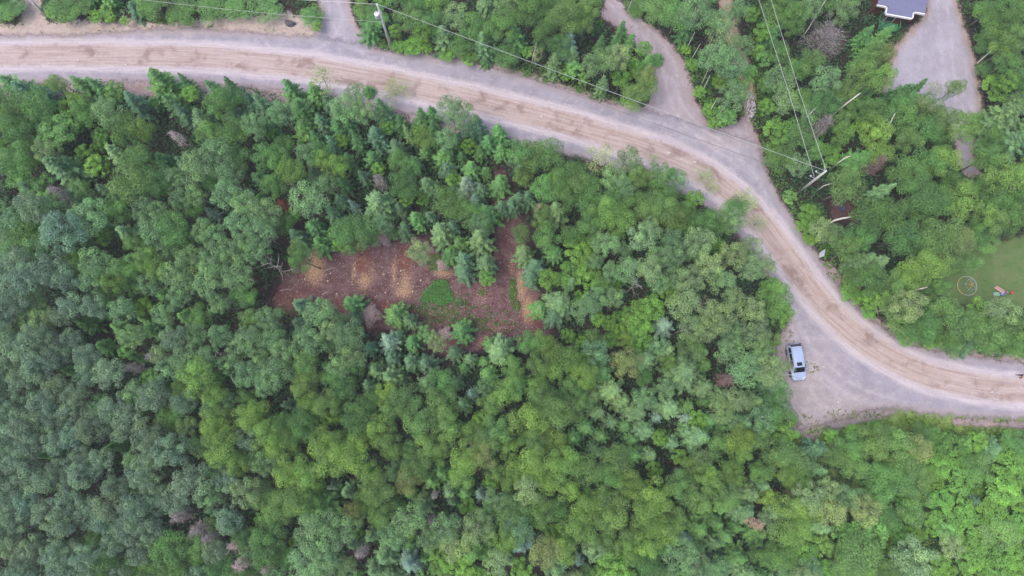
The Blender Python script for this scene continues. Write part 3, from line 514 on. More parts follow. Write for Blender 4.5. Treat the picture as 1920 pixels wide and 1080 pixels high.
TREES = """
1815 462 20 M;1798 488 20 O;800 626 15 K;745 626 13 B;918 642 14 F;985 642 18 M;636 602 13 G;1770 548 20 M;12 20 24 M;95 22 12 L;112 14 26 M;150 15 22 M;178 30 13 L;198 18 20 F;206 32 11 L;248 12 18 B;232 38 9 L;290 10 28 M;336 18 26 M;352 38 10 K;400 14 32 M;448 12 28 M;500 14 28 O;548 18 30 G;585 30 22 M;592 48 10 L;30 5 20 G;
20 158 34 S;45 166 30 B;10 195 30 O;72 198 30 M;106 156 15 Y;156 158 26 S;186 164 22 S;215 168 18 K;246 188 24 B;290 150 30 F;322 186 24 S;346 152 15 S;357 176 15 L;406 166 22 S;426 152 12 S;442 172 20 M;470 190 24 B;
110 242 32 K;90 258 22 K;160 215 24 M;200 217 26 G;226 232 28 M;265 245 18 Y;302 240 32 G;345 212 20 B;372 222 26 N;410 190 24 M;395 250 22 M;440 246 26 M;470 236 22 G;30 235 30 M;60 212 26 S;15 226 24 O;130 190 22 L;
20 300 30 M;36 328 24 K;50 357 22 B;78 350 22 K;112 306 34 N;92 280 20 P;155 286 16 L;180 310 22 L;216 290 26 N;266 302 28 M;236 340 34 O;286 338 24 M;340 300 16 B;372 308 32 G;410 288 26 G;304 356 12 L;196 356 18 B;160 352 14 O;
140 370 22 B;170 402 32 G;60 386 26 A;100 380 20 G;15 400 30 G;120 432 34 A;60 414 24 M;216 396 24 M;276 390 22 G;300 396 18 G;290 432 28 G;322 425 30 M;335 455 22 M;346 372 18 G;370 362 18 G;391 396 12 T;430 332 22 G;425 366 26 G;452 386 24 G;376 430 20 G;440 420 24 G;400 442 22 G;
195 440 16 L;205 425 14 B;228 432 22 N;50 452 32 M;10 470 22 G;12 466 10 K;30 492 24 A;76 472 24 G;105 496 28 A;142 482 16 Y;150 506 16 Y;186 482 26 G;232 500 24 O;250 486 22 F;276 482 20 O;292 506 20 Y;370 486 24 G;406 490 26 G;440 470 24 G;466 456 20 G;330 510 24 G;392 520 26 G;216 528 18 Y;180 522 24 G;130 528 22 A;60 516 28 A;20 522 28 A;450 510 26 G;
700 30 26 M;692 52 24 S;722 70 20 B;762 34 24 O;745 88 13 L;772 86 18 L;790 62 20 L;815 42 22 M;830 62 24 N;850 30 26 G;862 82 20 M;888 50 28 M;905 76 20 N;921 62 13 N;942 42 28 M;945 102 22 M;676 14 16 O;800 92 12 L;840 100 14 L;880 108 14 L;910 112 12 S;
545 166 24 S;605 152 26 W;588 170 20 F;740 168 26 W;668 176 20 G;690 168 12 F;490 190 24 B;525 214 22 G;562 200 26 F;616 192 18 B;645 198 24 G;565 236 24 F;500 232 18 S;600 226 18 B;625 236 17 S;650 230 17 S;680 212 20 G;702 252 24 B;725 236 13 L;750 230 17 S;786 216 18 S;806 210 18 S;
846 200 26 G;868 222 24 G;886 232 24 B;780 252 20 Y;840 252 20 G;810 240 16 S;935 250 20 F;912 262 18 S;668 262 18 S;640 262 13 L;595 262 18 S;622 268 15 B;505 246 12 L;715 200 22 N;765 245 10 N;855 262 14 S;880 272 14 L;
500 290 24 M;530 302 22 M;542 312 22 Y;575 290 22 G;596 286 20 M;612 300 18 Y;632 306 20 Y;510 352 20 M;488 332 20 S;575 372 32 G;622 342 18 G;642 340 16 S;680 325 15 B;652 300 16 S;710 315 13 L;742 270 20 B;772 312 18 M;780 298 14 B;762 346 24 M;
800 342 22 N;830 290 22 F;842 312 22 B;850 334 14 L;875 346 24 T;900 352 16 B;880 312 20 F;936 340 22 F;705 376 32 N;662 382 10 T;636 370 16 B;620 396 18 B;765 372 14 L;790 370 13 L;835 376 28 M;552 402 14 L;500 400 26 G;488 432 26 G;556 442 20 B;
640 430 24 M;672 428 30 M;720 416 16 G;730 430 12 N;750 430 15 B;782 406 18 F;806 400 13 B;866 384 12 L;890 376 14 T;882 398 22 M;916 396 26 F;940 380 17 B;958 378 16 B;848 422 17 B;826 432 22 N;900 446 26 N;895 414 18 G;785 468 22 P;845 475 20 F;870 482 22 B;872 506 20 B;910 494 22 N;912 518 14 L;
597 456 18 F;575 484 20 M;555 470 16 O;520 478 20 G;498 508 18 P;485 470 22 G;660 460 16 M;700 440 18 M;635 455 14 L;
978 286 24 M;1002 296 24 O;1032 290 28 M;970 300 18 G;1066 322 24 M;1086 332 24 O;1102 352 26 M;1046 352 28 M;1020 352 24 M;1118 298 26 W;1172 302 22 P;1156 332 22 G;1196 320 20 O;1225 300 12 W;1212 328 18 O;1240 330 22 M;1262 320 10 N;1272 342 18 G;1242 362 24 M;1320 328 16 W;
1334 350 14 W;1302 372 16 L;1240 382 26 O;1216 388 24 O;1262 402 24 O;1176 352 20 G;1150 376 24 M;1130 402 24 Y;1166 412 24 Y;1050 396 24 N;1010 390 14 O;1012 412 16 O;966 376 18 B;990 366 17 B;1000 352 12 L;1206 440 26 P;1226 428 20 P;1156 436 14 Y;1104 422 22 M;1140 462 22 G;1166 466 16 G;
1026 450 22 M;1042 470 18 F;1006 500 24 B;985 472 20 N;1000 520 18 B;980 440 16 M;1086 462 24 L;1102 482 24 L;1066 512 22 L;1100 516 24 L;1030 520 20 L;1070 530 14 N;1290 420 18 K;1320 420 28 M;1346 412 24 M;1380 388 22 M;1376 422 22 G;1402 376 22 W;1422 416 16 W;1310 450 26 P;1346 460 16 L;
1296 472 20 G;1262 450 20 G;1230 480 22 G;1265 482 20 G;1210 506 22 P;1180 502 22 G;1300 520 24 P;1332 500 24 P;1370 482 24 P;1408 466 20 P;1400 510 24 P;1352 530 22 G;1428 500 18 P;1120 440 20 N;1070 440 18 M;1125 490 14 G;1150 505 18 G;1100 380 22 M;1060 372 20 M;1190 380 20 M;1290 395 18 M;
1460 290 28 M;1500 312 20 G;1480 370 13 K;1560 290 24 L;1620 296 30 F;1650 284 22 Y;1590 342 32 O;1562 366 18 Y;1700 320 30 M;1742 302 30 M;1772 302 26 Y;1722 370 32 M;1762 376 30 M;1812 380 30 Y;1520 400 18 L;1510 422 16 L;1540 432 24 P;1562 442 20 G;1632 400 30 M;1672 402 28 M;1620 440 26 M;
1602 466 24 O;1692 440 28 M;1770 440 32 O;1800 452 24 Q;1738 452 24 M;1850 450 24 M;1828 440 20 M;1870 382 28 M;1882 330 32 Y;1862 410 26 O;1892 424 22 M;1650 490 26 N;1618 492 22 N;1722 500 28 Y;1752 490 26 O;1700 522 26 Y;1790 512 26 M;1640 530 26 M;1600 522 20 M;1680 540 24 O;1520 445 14 L;1530 460 16 G;1910 380 24 M;1665 350 16 N;1440 330 0 L;
155 606 18 F;272 572 16 L;282 616 20 F;346 592 18 F;366 712 28 Y;342 724 18 Y;396 740 20 Y;400 712 16 M;416 792 26 Y;462 780 24 Y;240 660 14 K;280 708 16 K;300 662 16 P;128 694 12 F;
565 570 22 B;560 600 16 B;600 584 26 G;660 568 20 F;662 590 13 B;740 588 24 F;772 602 16 B;725 640 22 T;700 618 13 N;655 624 26 G;620 616 17 P;505 600 22 G;520 642 20 G;575 626 20 G;592 642 22 G;770 642 16 F;866 618 22 F;810 646 16 P;850 660 17 B;880 672 14 N;940 648 30 N;665 666 24 G;638 688 20 G;690 652 16 B;
585 680 22 O;515 700 28 G;496 724 20 G;612 748 24 O;570 722 22 O;545 756 16 B;770 680 20 B;736 702 22 N;690 722 18 B;760 740 26 O;738 768 20 O;782 786 26 O;830 712 22 M;856 716 16 B;885 736 13 T;870 690 12 F;826 760 26 O;920 702 18 F;950 730 22 Y;900 790 16 L;490 780 24 Y;560 790 24 M;600 790 17 L;625 790 9 Y;
665 790 26 M;720 802 24 Y;935 800 26 O;535 660 22 G;620 700 20 M;650 730 20 M;690 760 20 M;470 640 24 G;460 700 24 G;480 670 18 G;540 800 22 M;840 800 24 O;870 760 16 N;905 720 14 G;
1010 575 18 F;1050 568 30 N;1040 592 22 B;1096 580 22 G;1120 560 20 G;1150 556 18 G;1186 590 22 L;1200 612 22 L;1220 575 22 L;1140 606 13 L;1250 608 20 T;1290 570 28 P;1342 590 28 P;1326 620 22 P;1290 612 22 P;1420 620 26 P;1402 582 22 P;1000 640 24 M;1066 630 13 L;1110 632 18 M;1168 642 13 Y;
1200 636 20 L;1240 640 17 G;1026 652 18 Y;1060 672 26 Y;1010 680 20 O;1120 662 24 G;1096 702 22 Y;1045 700 14 Y;1102 716 14 Y;1130 696 22 F;1180 682 26 Q;1150 730 26 N;1166 750 18 N;1210 742 20 G;1252 656 20 N;1292 652 22 O;1248 682 13 Y;1290 702 34 N;1290 680 22 N;1120 770 16 N;1190 770 26 N;1256 762 24 N;
1235 782 13 T;1290 782 13 T;1312 790 18 L;1370 666 24 G;1400 700 30 G;1440 688 26 P;1356 742 22 N;1382 746 20 P;1412 752 22 N;1350 770 22 G;970 720 24 F;985 792 28 Y;1012 760 22 O;1040 780 26 O;1076 772 20 O;1092 752 16 O;1210 710 14 M;1330 790 20 F;1390 790 22 N;1430 790 24 G;1150 790 16 B;1100 800 18 F;1320 660 14 N;1430 660 22 G;
1455 560 28 M;1462 590 24 L;1448 540 20 L;1448 640 18 L;1446 700 24 P;1460 726 26 N;1482 686 11 W;1462 762 28 M;1470 800 26 L;1600 550 20 L;1660 562 24 O;1702 566 28 P;1692 592 26 O;1742 602 28 M;1762 580 26 O;1730 624 24 M;1782 640 22 M;1800 602 28 O;1840 584 24 L;1860 622 28 O;1882 590 26 P;1910 612 26 O;1850 642 20 M;
1900 652 20 M;1745 642 12 L;1765 642 11 L;1700 632 16 K;1826 642 22 B;1640 555 20 L;1900 565 18 P;1630 580 14 L;
90 852 15 F;106 858 12 F;216 838 14 F;250 916 15 F;420 832 30 Y;440 872 20 Y;398 800 20 Y;456 922 24 P;330 850 28 A;300 862 22 A;370 900 28 A;392 934 22 G;405 980 20 K;310 1030 28 M;360 1044 16 L;250 1070 18 L;285 1062 20 M;440 1000 20 F;470 1002 18 M;370 1022 20 O;410 1062 22 M;200 1060 24 M;340 985 16 P;
500 820 26 Y;526 842 24 Y;560 822 24 M;500 872 22 G;540 886 24 Y;576 876 24 Y;600 830 26 Y;620 872 30 Y;662 860 28 Y;690 884 20 Y;720 842 22 O;740 846 14 Y;770 850 15 O;782 872 24 O;770 902 20 Q;806 902 18 F;830 886 18 F;800 830 22 O;880 862 26 Y;870 888 22 Y;906 850 24 Q;840 822 22 O;920 906 13 L;920 832 22 O;
715 916 28 O;625 912 11 T;650 920 16 N;606 940 28 F;550 930 28 O;530 962 24 O;580 955 22 M;662 962 15 Q;678 968 12 Q;720 960 22 M;766 926 14 F;790 946 20 N;840 920 16 N;825 946 16 B;850 940 12 B;870 926 16 F;905 932 16 T;935 932 20 G;770 980 26 G;840 982 24 G;886 1000 26 P;580 1000 34 G;640 986 24 G;
665 1002 12 L;695 1002 16 N;740 1012 22 G;760 1000 12 Y;800 1012 20 G;550 1012 9 L;500 1012 28 M;505 1044 22 M;575 1060 30 G;612 1046 24 G;665 1022 16 B;720 1048 22 N;766 1062 24 T;840 1056 18 L;870 1062 20 L;880 1032 20 K;930 1062 22 P;946 1002 22 Y;950 962 24 O;495 976 16 K;905 970 16 F;700 1070 18 N;820 1040 14 L;
1000 836 22 O;985 820 11 L;1010 872 28 Y;1055 866 28 Y;1030 902 22 Y;1056 916 18 Y;1100 880 24 O;1080 822 18 F;1115 842 15 N;1150 862 24 O;1140 892 24 M;1190 852 22 F;1220 856 16 N;1265 828 16 N;1240 822 14 L;1310 822 26 N;1380 822 22 Y;1394 846 20 Y;1420 822 20 O;1275 858 14 L;1190 912 22 Y;1168 916 16 M;
1130 932 20 O;1100 926 14 M;1100 960 26 Y;1150 960 28 O;980 922 22 P;970 962 24 O;1012 942 18 O;1016 972 18 O;1050 952 18 M;970 992 26 G;1040 1000 16 L;1080 1002 28 Y;1060 1034 22 Y;1142 984 18 F;1208 950 26 Y;1240 930 28 Y;1222 982 24 Y;1252 1000 24 Y;1216 1024 22 Y;1260 968 22 O;1280 912 24 O;1330 892 24 Y;
1302 926 22 O;1370 892 20 Y;1362 926 22 O;1325 918 14 O;1382 906 14 F;1406 930 26 N;1396 960 26 N;1320 952 18 K;1350 952 14 K;1310 992 24 F;1340 978 18 F;1362 1010 22 F;1380 990 14 F;1290 1012 15 T;1342 1022 16 N;1420 1002 20 F;1280 1040 26 G;1312 1062 24 G;1390 1046 20 F;1430 1044 20 M;980 1022 22 T;
980 1066 18 L;1020 1042 26 Q;1040 1070 20 G;1090 1052 12 T;1140 1060 28 L;1170 1070 24 L;1192 1046 14 M;1230 1064 22 M;1345 1060 20 G;1400 1075 18 N;1230 880 14 L;1430 880 20 M;1430 910 18 N;
1460 842 26 O;1490 862 26 O;1470 884 20 Y;1540 842 20 B;1562 862 18 O;1600 842 24 M;1640 832 30 O;1690 832 26 O;1720 852 22 Q;1702 882 26 O;1602 872 22 O;1640 902 26 M;1682 902 26 M;1722 922 24 O;1650 932 26 M;1712 958 22 O;1512 930 26 P;1552 920 18 P;1540 882 16 N;1592 932 22 G;1622 960 24 P;
1562 950 22 P;1482 952 26 Y;1490 990 30 Y;1500 1022 26 L;1545 986 22 N;1590 1002 26 K;1640 1002 26 K;1545 1026 18 K;1612 1040 34 O;1585 1062 24 O;1720 1036 34 P;1690 1056 22 G;1750 980 20 L;1772 992 20 K;1780 842 30 L;1802 892 28 L;1762 872 22 L;1862 842 26 N;1842 882 24 M;1900 882 30 L;1882 922 30 L;
1862 962 26 L;1762 940 24 L;1802 960 26 L;1830 1002 30 L;1882 1002 26 O;1822 1040 28 L;1872 1050 30 L;1912 1042 20 L;1830 940 16 B;1812 836 12 K;1550 1070 18 L;1660 1070 20 O;1750 900 20 L;1840 830 20 L;1900 830 20 M;1760 1060 22 L;1560 815 12 L;1600 808 12 L;1640 800 12 L;
990 20 28 M;970 62 24 S;1062 30 28 O;1104 14 22 O;1066 76 20 T;1078 104 16 N;1042 112 20 N;1046 86 20 M;1005 96 13 W;985 98 9 L;1128 78 16 S;1168 52 17 S;1150 86 15 S;1182 74 13 F;1206 92 15 L;1234 106 13 F;1216 116 16 F;1106 118 20 G;1140 110 22 G;1164 108 22 P;1190 122 18 L;1200 162 26 O;
1214 138 14 Q;1160 150 17 L;1186 182 22 O;1132 152 14 N;1018 70 20 M;1075 130 16 K;1095 145 12 L;1060 140 12 L;1190 10 20 M;1230 16 26 O;1270 30 28 M;1302 22 30 G;1290 48 20 S;1352 42 26 G;1380 18 20 G;1346 38 13 W;1352 76 22 W;1382 84 24 G;1342 110 26 G;1370 122 26 G;1386 162 22 M;1368 176 26 G;
1410 130 15 F;1286 92 10 L;1300 122 12 L;1312 172 12 L;1330 206 13 L;1340 228 11 L;1362 214 20 K;1412 24 14 L;1430 60 16 L;1424 96 14 L;1436 110 14 K;1436 160 16 M;1440 200 16 L;
1450 30 26 M;1478 16 22 M;1502 22 18 M;1452 62 24 S;1520 10 20 G;1562 32 26 G;1586 18 22 G;1625 10 15 Q;1632 38 22 F;1625 62 16 F;1662 62 17 F;1640 84 18 F;1520 112 22 O;1560 112 26 M;1584 104 20 O;1640 104 22 O;1666 106 17 Q;1622 140 24 O;1652 150 22 Y;1550 152 26 G;1500 132 22 M;1460 100 20 M;1462 150 26 G;1472 192 24 G;
1550 192 24 M;1690 166 20 S;1702 192 22 M;1722 164 17 S;1785 168 14 Y;1750 172 14 W;1742 202 26 O;1770 216 26 O;1812 240 26 Y;1690 222 26 M;1620 230 20 L;1652 252 26 Y;1582 250 18 Y;1502 250 26 M;1460 240 24 L;1852 20 24 M;1870 52 28 M;1902 30 26 M;1912 72 24 O;1850 82 22 M;1882 92 24 O;1892 112 22 M;
1870 162 26 L;1896 150 18 L;1902 210 32 N;1870 232 28 N;1912 262 30 N;1872 264 22 M;1840 228 18 M;1740 240 26 M;1700 260 24 O;1600 200 20 M;1510 180 20 M;1520 215 18 G;1850 130 16 O
"""
DEADS = [(330, 256, 12, 'thin grey', 'beside the grey-green birches north of the dense forest'), (545, 342, 11, 'pale', 'pressed against a grey birch north-west of the clearing'), (710, 338, 14, 'pinkish brown', 'bushy and dry above the large grey fir'),
         (530, 384, 10, 'rust-red', 'small and dry, the only rust coloured one'), (512, 498, 30, 'white-barked', 'leaning over the west end of the clearing'), (1190, 532, 20, 'white-barked', 'poking out among the birches east of the clearing'),
         (1322, 568, 15, 'pale', 'lying among pale birches west of the road bend'), (1550, 72, 46, 'lilac-grey', 'with the widest twiggy crown, west of the house'), (1545, 232, 18, 'lilac-grey', 'small, west of the utility pole wires'), (1645, 305, 18, 'brownish', 'north-east of the crossarm pole'),
         (338, 968, 20, 'lilac-grey', 'topmost of the dead ones at the bottom left'), (372, 992, 20, 'lilac-grey', 'second of the dead ones at the bottom left'), (392, 1008, 15, 'lilac-grey', 'third of the dead ones at the bottom left'), (442, 1022, 16, 'tan-grey', 'fourth of the dead ones at the bottom left'),
         (452, 1058, 20, 'tan-grey', 'lowest of the dead ones at the bottom left'), (815, 929, 9, 'pink-grey', 'small and narrow in the gap south of the yellow-green maples'), (808, 976, 10, 'pink-grey', 'small and narrow, just below another narrow dead one'),
         (676, 1036, 15, 'lilac-grey', 'near the bottom edge among grey birches'), (640, 1020, 8, 'lilac-grey', 'tiny, in a dark gap near the bottom edge'), (1418, 982, 16, 'tan', 'beside the grey fir south of the parked car'), (1305, 1064, 14, 'tan-grey', 'cut by the bottom edge among grey birches'),
         (285, 670, 12, 'pink-grey', 'small, east of the blue-grey aspen stand'), (412, 664, 14, 'pale', 'bare in a dark gap west of centre'), (1360, 712, 16, 'brown-grey', 'in the dark gap west of the parked car'), (500, 1066, 12, 'tan-grey', 'small, at the bottom edge left of centre'),
         (110, 362, 15, 'grey', 'in the dark hollow at the far left'), (1010, 392, 9, 'tan', 'beside the narrow track into the clearing'), (250, 690, 12, 'tan-grey', 'at the east edge of the aspen stand')]
PALE_DEAD = [(695, 590, 22), (835, 626, 14), (830, 496, 12), (720, 448, 16)]
entries = []
for tok in TREES.replace('\n', '').split(';'):
    tok = tok.split()
    if len(tok) == 4 and float(tok[2]) > 0: entries.append([float(tok[0]), float(tok[1]), float(tok[2]), tok[3], False])
# fill what is left with trees of the kind that stands around there
CTRL = [(100, 600, 'AAAAAG'), (100, 750, 'AAAAAA'), (100, 900, 'AAAAAA'), (60, 1020, 'AAAAAM'), (240, 800, 'AAAAAG'), (280, 930, 'AAAAA'), (200, 1000, 'AAAAM'), (300, 620, 'GGPAFM'), (400, 600, 'GGGPM'), (380, 820, 'AGGM'), (60, 550, 'AAG'),
        (250, 450, 'GGGOM'), (420, 480, 'GGGM'), (60, 420, 'GMAN'), (80, 250, 'MSLO'), (300, 200, 'SSMFB'), (420, 260, 'MGBS'), (560, 260, 'SBMF'), (700, 280, 'BSSM'), (820, 280, 'SBMF'), (620, 400, 'GBMS'), (800, 420, 'BSFN'), (920, 460, 'BNF'), (560, 520, 'GM'),
        (540, 640, 'GGOB'), (640, 680, 'GGOM'), (760, 700, 'BNOM'), (860, 700, 'NBFM'), (700, 800, 'OYM'), (560, 820, 'YYM'), (600, 920, 'OYM'), (600, 1020, 'GGM'), (760, 980, 'GNF'), (860, 1050, 'LKP'), (860, 860, 'YOQ'), (1000, 700, 'YOM'), (1000, 860, 'YYO'), (1000, 960, 'OPY'),
        (1100, 800, 'ONF'), (1120, 900, 'OMY'), (1220, 960, 'YO'), (1160, 720, 'NGO'), (1290, 780, 'NFG'), (1300, 900, 'OYM'), (1330, 1000, 'FNG'), (1100, 600, 'NGL'), (1200, 600, 'LLG'), (1300, 600, 'PPG'), (1400, 600, 'PG'), (1200, 470, 'GPM'), (1050, 330, 'MMO'), (1100, 480, 'LLM'), (1200, 380, 'OMY'),
        (1300, 450, 'MGP'), (1380, 540, 'PGM'), (1420, 720, 'GNM'), (1460, 860, 'OYM'), (1520, 960, 'PGY'), (1600, 880, 'OMG'), (1680, 880, 'OM'), (1600, 1000, 'KOL'), (1700, 1020, 'POL'), (1800, 860, 'LLK'), (1850, 960, 'LLL'), (1850, 1050, 'LLK'), (1640, 480, 'MNO'), (1740, 380, 'MMY'), (1780, 490, 'OMY'),
        (1860, 320, 'YMM'), (1860, 600, 'OPM'), (1740, 600, 'MOG'), (1600, 330, 'OMG'), (1600, 220, 'MOY'), (1480, 220, 'GML'), (1480, 80, 'GMS'), (1560, 20, 'GM'), (1880, 60, 'MMO'), (1890, 220, 'NNM'), (1640, 80, 'FO'), (1340, 40, 'GM'), (1240, 10, 'MO'), (1060, 60, 'MON'), (900, 50, 'MGN'), (760, 50, 'MLS'), (400, 10, 'MMO'), (200, 10, 'MF')]
CT = np.array([(a, b) for a, b, _ in CTRL])
def tree_world(px, py, r, code, h):
    zc = h * (.70 if KIND[code][0] in ('spruce', 'fir') else .78)
    w = at(px, py, zc); return w.x, w.y, r * (H - zc) / FPX
rnd = random.Random(11)
occ = [(e[0], e[1], e[2]) for e in entries] + [(d[0], d[1], d[2] * .9) for d in DEADS] + [(d[0], d[1], d[2] * 1.3) for d in PALE_DEAD]
occ_a = np.array(occ)
new = []
def blocked(px, py, r, k): 
    d = np.hypot(occ_a[:, 0] - px, occ_a[:, 1] - py)
    return (d < (occ_a[:, 2] + r) * k).any()
NOGO = [G([(1776, 470), (1850, 455), (1960, 455), (1960, 560), (1830, 580), (1780, 560)])] + [ROAD, CLEAR, BANK] + list(DRIVES.values()) + [SHOULDERS['sandy_path'], SHOULDERS['verge_soil_east'], SHOULDERS['parking_soil'], SHOULDERS['reddish_soil'], TRACK_SE]
cand = []
for _ in range(26000):
    cand.append((rnd.uniform(-25, 1945), rnd.uniform(-15, 1095)))
ca = np.array(cand); ga = at(ca[:, 0], ca[:, 1]); dsd = open_sdf(ga, NOGO)
# strips with low plants only
LOW = [G([(700, 70), (1200, 190), (1230, 215), (1150, 205), (1100, 190), (960, 145), (900, 125), (730, 108), (690, 90)]), G([(1270, 90), (1310, 90), (1370, 200), (1350, 240), (1310, 230)]), G([(1395, -50), (1445, -50), (1450, 80), (1440, 220), (1418, 220), (1410, 110)]),
       G([(1480, 380), (1540, 380), (1530, 470), (1500, 440)]), G([(1500, 790), (1700, 770), (1960, 790), (1960, 815), (1740, 812), (1540, 830)])]
lowd = open_sdf(ga, LOW)
for (px, py), ds, dl in zip(cand, dsd, lowd):
    code = rnd.choice(CTRL[int(np.argmin(np.hypot(CT[:, 0] - px + rnd.uniform(-30, 30), CT[:, 1] - py + rnd.uniform(-30, 30))))][2])
    r = rnd.uniform(17, 26) if code != 'A' else rnd.uniform(19, 27)
    if code in 'LKF': r = rnd.uniform(11, 18)
    h = sum(KIND[code][6]) / 2; 
    x, y, _ = tree_world(px, py, r, code, h)
    if blocked(px, py, r, .76): continue
    g2 = np.array([[x, y]])
    if ds < 1.0 or dl < 0 or open_sdf(g2, NOGO)[0] < .5: continue
    new.append([px, py, r, code, True]); occ_a = np.vstack([occ_a, (px, py, r)])
entries += new
# second pass: small trees in the remaining hollows
print('trees', len(entries), 'filled', len(new))

LANDMARKS = [(1492, 675, 'the parked blue car'), (735, 95, 'the pole with the transformer'), (1500, 355, 'the utility pole with crossarm'), (88, 28, 'the utility pole at top left'), (1690, 15, 'the house with white roof edge'),
    (1541, 475, 'the white roadside sign'), (1813, 537, 'the climbing dome'), (1875, 548, 'the toys on the lawn'), (825, 548, 'the green plant patch in the clearing'), (545, 45, 'the dark boulder by the road'), (512, 498, 'the white bare tree west of the clearing'),
    (1190, 532, 'the white bare tree east of the clearing'), (1550, 72, 'the big lilac-grey dead tree'), (1545, 232, 'the small lilac dead tree near the wires'), (372, 992, 'the dead trees at bottom left'), (815, 929, 'the narrow pink-grey dead tree'),
    (530, 384, 'the rust-red dry tree'), (710, 338, 'the pinkish brown dry tree'), (695, 590, 'the pale dry bush in the clearing'), (630, 40, 'the western driveway mouth'), (1180, 60, 'the middle driveway bend'), (1740, 130, 'the wide eastern driveway'),
    (1408, 200, 'the pile of pale stones'), (940, 400, 'the narrow track into the clearing'), (990, 590, 'the east end of the clearing'), (0, 0, 'the top left corner'), (0, 540, 'the middle of the left edge'), (0, 1080, 'the bottom left corner'), (240, 1080, 'the bottom edge below the aspen stand'),
    (720, 1080, 'the bottom edge left of centre'), (960, 1080, 'the middle of the bottom edge'), (1200, 1080, 'the bottom edge right of centre'), (1920, 1080, 'the bottom right corner'), (1920, 900, 'the right edge below the road'), (1920, 0, 'the top right corner'), (1920, 300, 'the right edge above the lawn'),
    (1905, 705, 'the person on the road'), (1500, 815, 'the parking spot\'s south end'), (1350, 705, 'the dark gap left of the car'), (1645, 305, 'the brownish dead tree by the pole'), (130, 690, 'the middle of the aspen stand'), (960, 0, 'the middle of the top edge'), (1250, 880, 'the brown gap among yellow maples'),
    (960, 540, 'the centre of the photo'), (0, 810, 'the left edge three quarters down'), (0, 660, 'the left edge just below its middle'), (0, 930, 'the left edge just above the bottom corner'), (120, 1080, 'the bottom edge near the left corner'), (240, 900, 'the yellowish fir inside the aspen stand'), (140, 122, 'the road\'s south edge at far left'), (740, 170, 'the birch leaning over the road'), (1400, 380, 'the road bend\'s inner edge'), (412, 664, 'the bare pale tree west of centre'), (1322, 568, 'the pale fallen-looking dead tree'), (110, 362, 'the dead tree in the left hollow'),
    (1575, 395, 'the three round discs'), (330, 256, 'the thin grey dead tree'), (1408, 982, 'the tan dead tree below the car'), (676, 1036, 'the lilac dead tree near bottom edge')]
ORD = ['nearest', 'second nearest', 'third nearest', 'fourth nearest', 'fifth nearest', 'sixth nearest', 'seventh nearest', 'eighth nearest', 'ninth nearest', 'tenth nearest', 'eleventh nearest', 'twelfth nearest', 'thirteenth nearest', 'fourteenth nearest', 'fifteenth nearest', 'sixteenth nearest']
def phrase(e):
    k = KIND[e[3]]; s = 'small ' if e[2] < 14.5 else ('large ' if e[2] > 27.5 else '')
    return s + k[2] + ' ' + k[3]
def name_trees(entries):
  cls = {}
  for i, e in enumerate(entries): cls.setdefault(phrase(e), []).append(i)
  labels = {}
  for ph, ids in cls.items():
    P = np.array([entries[i][:2] for i in ids]); best = [(1e9, None)] * len(ids)
    for lx, ly, ln in LANDMARKS:
        d = np.hypot(P[:, 0] - lx, P[:, 1] - ly); o = np.argsort(d)
        for rk, j in enumerate(o[:16]):
            s = rk * 45 + d[j]
            if s < best[j][0]: best[j] = (s, f'{ph} {ORD[rk]} to {ln}')
    for j, i in enumerate(ids):
        labels[i] = best[j][1] or None
  return labels
GROUPS = {'aspen_tree': 'aspens of the forest', 'birch_tree': 'birches of the forest', 'maple_tree': 'maples of the forest', 'ash_tree': 'ash trees of the forest', 'alder_tree': 'young alders of the forest', 'spruce_tree': 'spruces of the forest', 'fir_tree': 'firs of the forest'}
def shade(c, k): return tuple(v * k for v in c[:3]) + (1,)
KEEP = [((735, 97), (712, 22), 3, .35), ((1495, 362), (1550, 319), 3, .3), ((88, 33), (50, -6), 5, .5), ((1655, 18), (1728, 18), 24, 1.0), ((1650, 30), (1700, 42), 10, .85), ((1813, 537), (1816, 536), 15, .95), ((1864, 550), (1898, 550), 8, .9), ((1545, 60), (1560, 72), 34, .8),
        ((1570, 384), (1584, 388), 8, .8), ((1541, 475), (1541, 476), 9, .9), ((1567, 413), (1592, 406), 2, .45), ((545, 45), (546, 46), 14, .9), ((512, 480), (512, 515), 14, .55), ((1190, 532), (1191, 533), 10, .8), ((695, 590), (696, 590), 18, .9), ((835, 626), (836, 626), 10, .8),
        ((338, 968), (395, 1008), 10, .7), ((440, 1022), (455, 1060), 10, .75), ((330, 250), (331, 262), 9, .8), ((710, 338), (711, 338), 9, .8), ((530, 384), (531, 384), 7, .8), ((1545, 232), (1546, 232), 12, .8), ((815, 929), (808, 978), 4, .8), ((1407, 182), (1408, 222), 8, .8), ((1322, 568), (1323, 568), 8, .7), ((412, 664), (413, 664), 7, .7), ((1290, 200), (1291, 200), 1, .1)]
CAPS = [((735, 97), (708, 8), 16, 3.0), ((1495, 362), (1552, 318), 18, 3.2), ((1567, 413), (1592, 406), 10, 3.4), ((1423, 0), (1478, 170), 16, 4.6), ((1478, 170), (1530, 333), 16, 4.6), ((1446, 0), (1546, 320), 12, 6.0), ((600, 4), (708, 10), 8, 4.0), ((708, 10), (1540, 320), 14, 6.0), ((270, 0), (700, 35), 14, 3.5), ((40, 10), (590, 40), 10, 4.2)]
def seg1(px, py, a, b):
    ax_, ay_ = a; bx, by = b; dx, dy = bx - ax_, by - ay_; t = max(0, min(1, ((px - ax_) * dx + (py - ay_) * dy) / (dx * dx + dy * dy + 1e-9))); return math.hypot(px - ax_ - t * dx, py - ay_ - t * dy)
entries = [e for e in entries if not any(seg1(e[0], e[1], a, b) < w_ + e[2] * k for a, b, w_, k in KEEP)]
labels = name_trees(entries)
cnt = {}
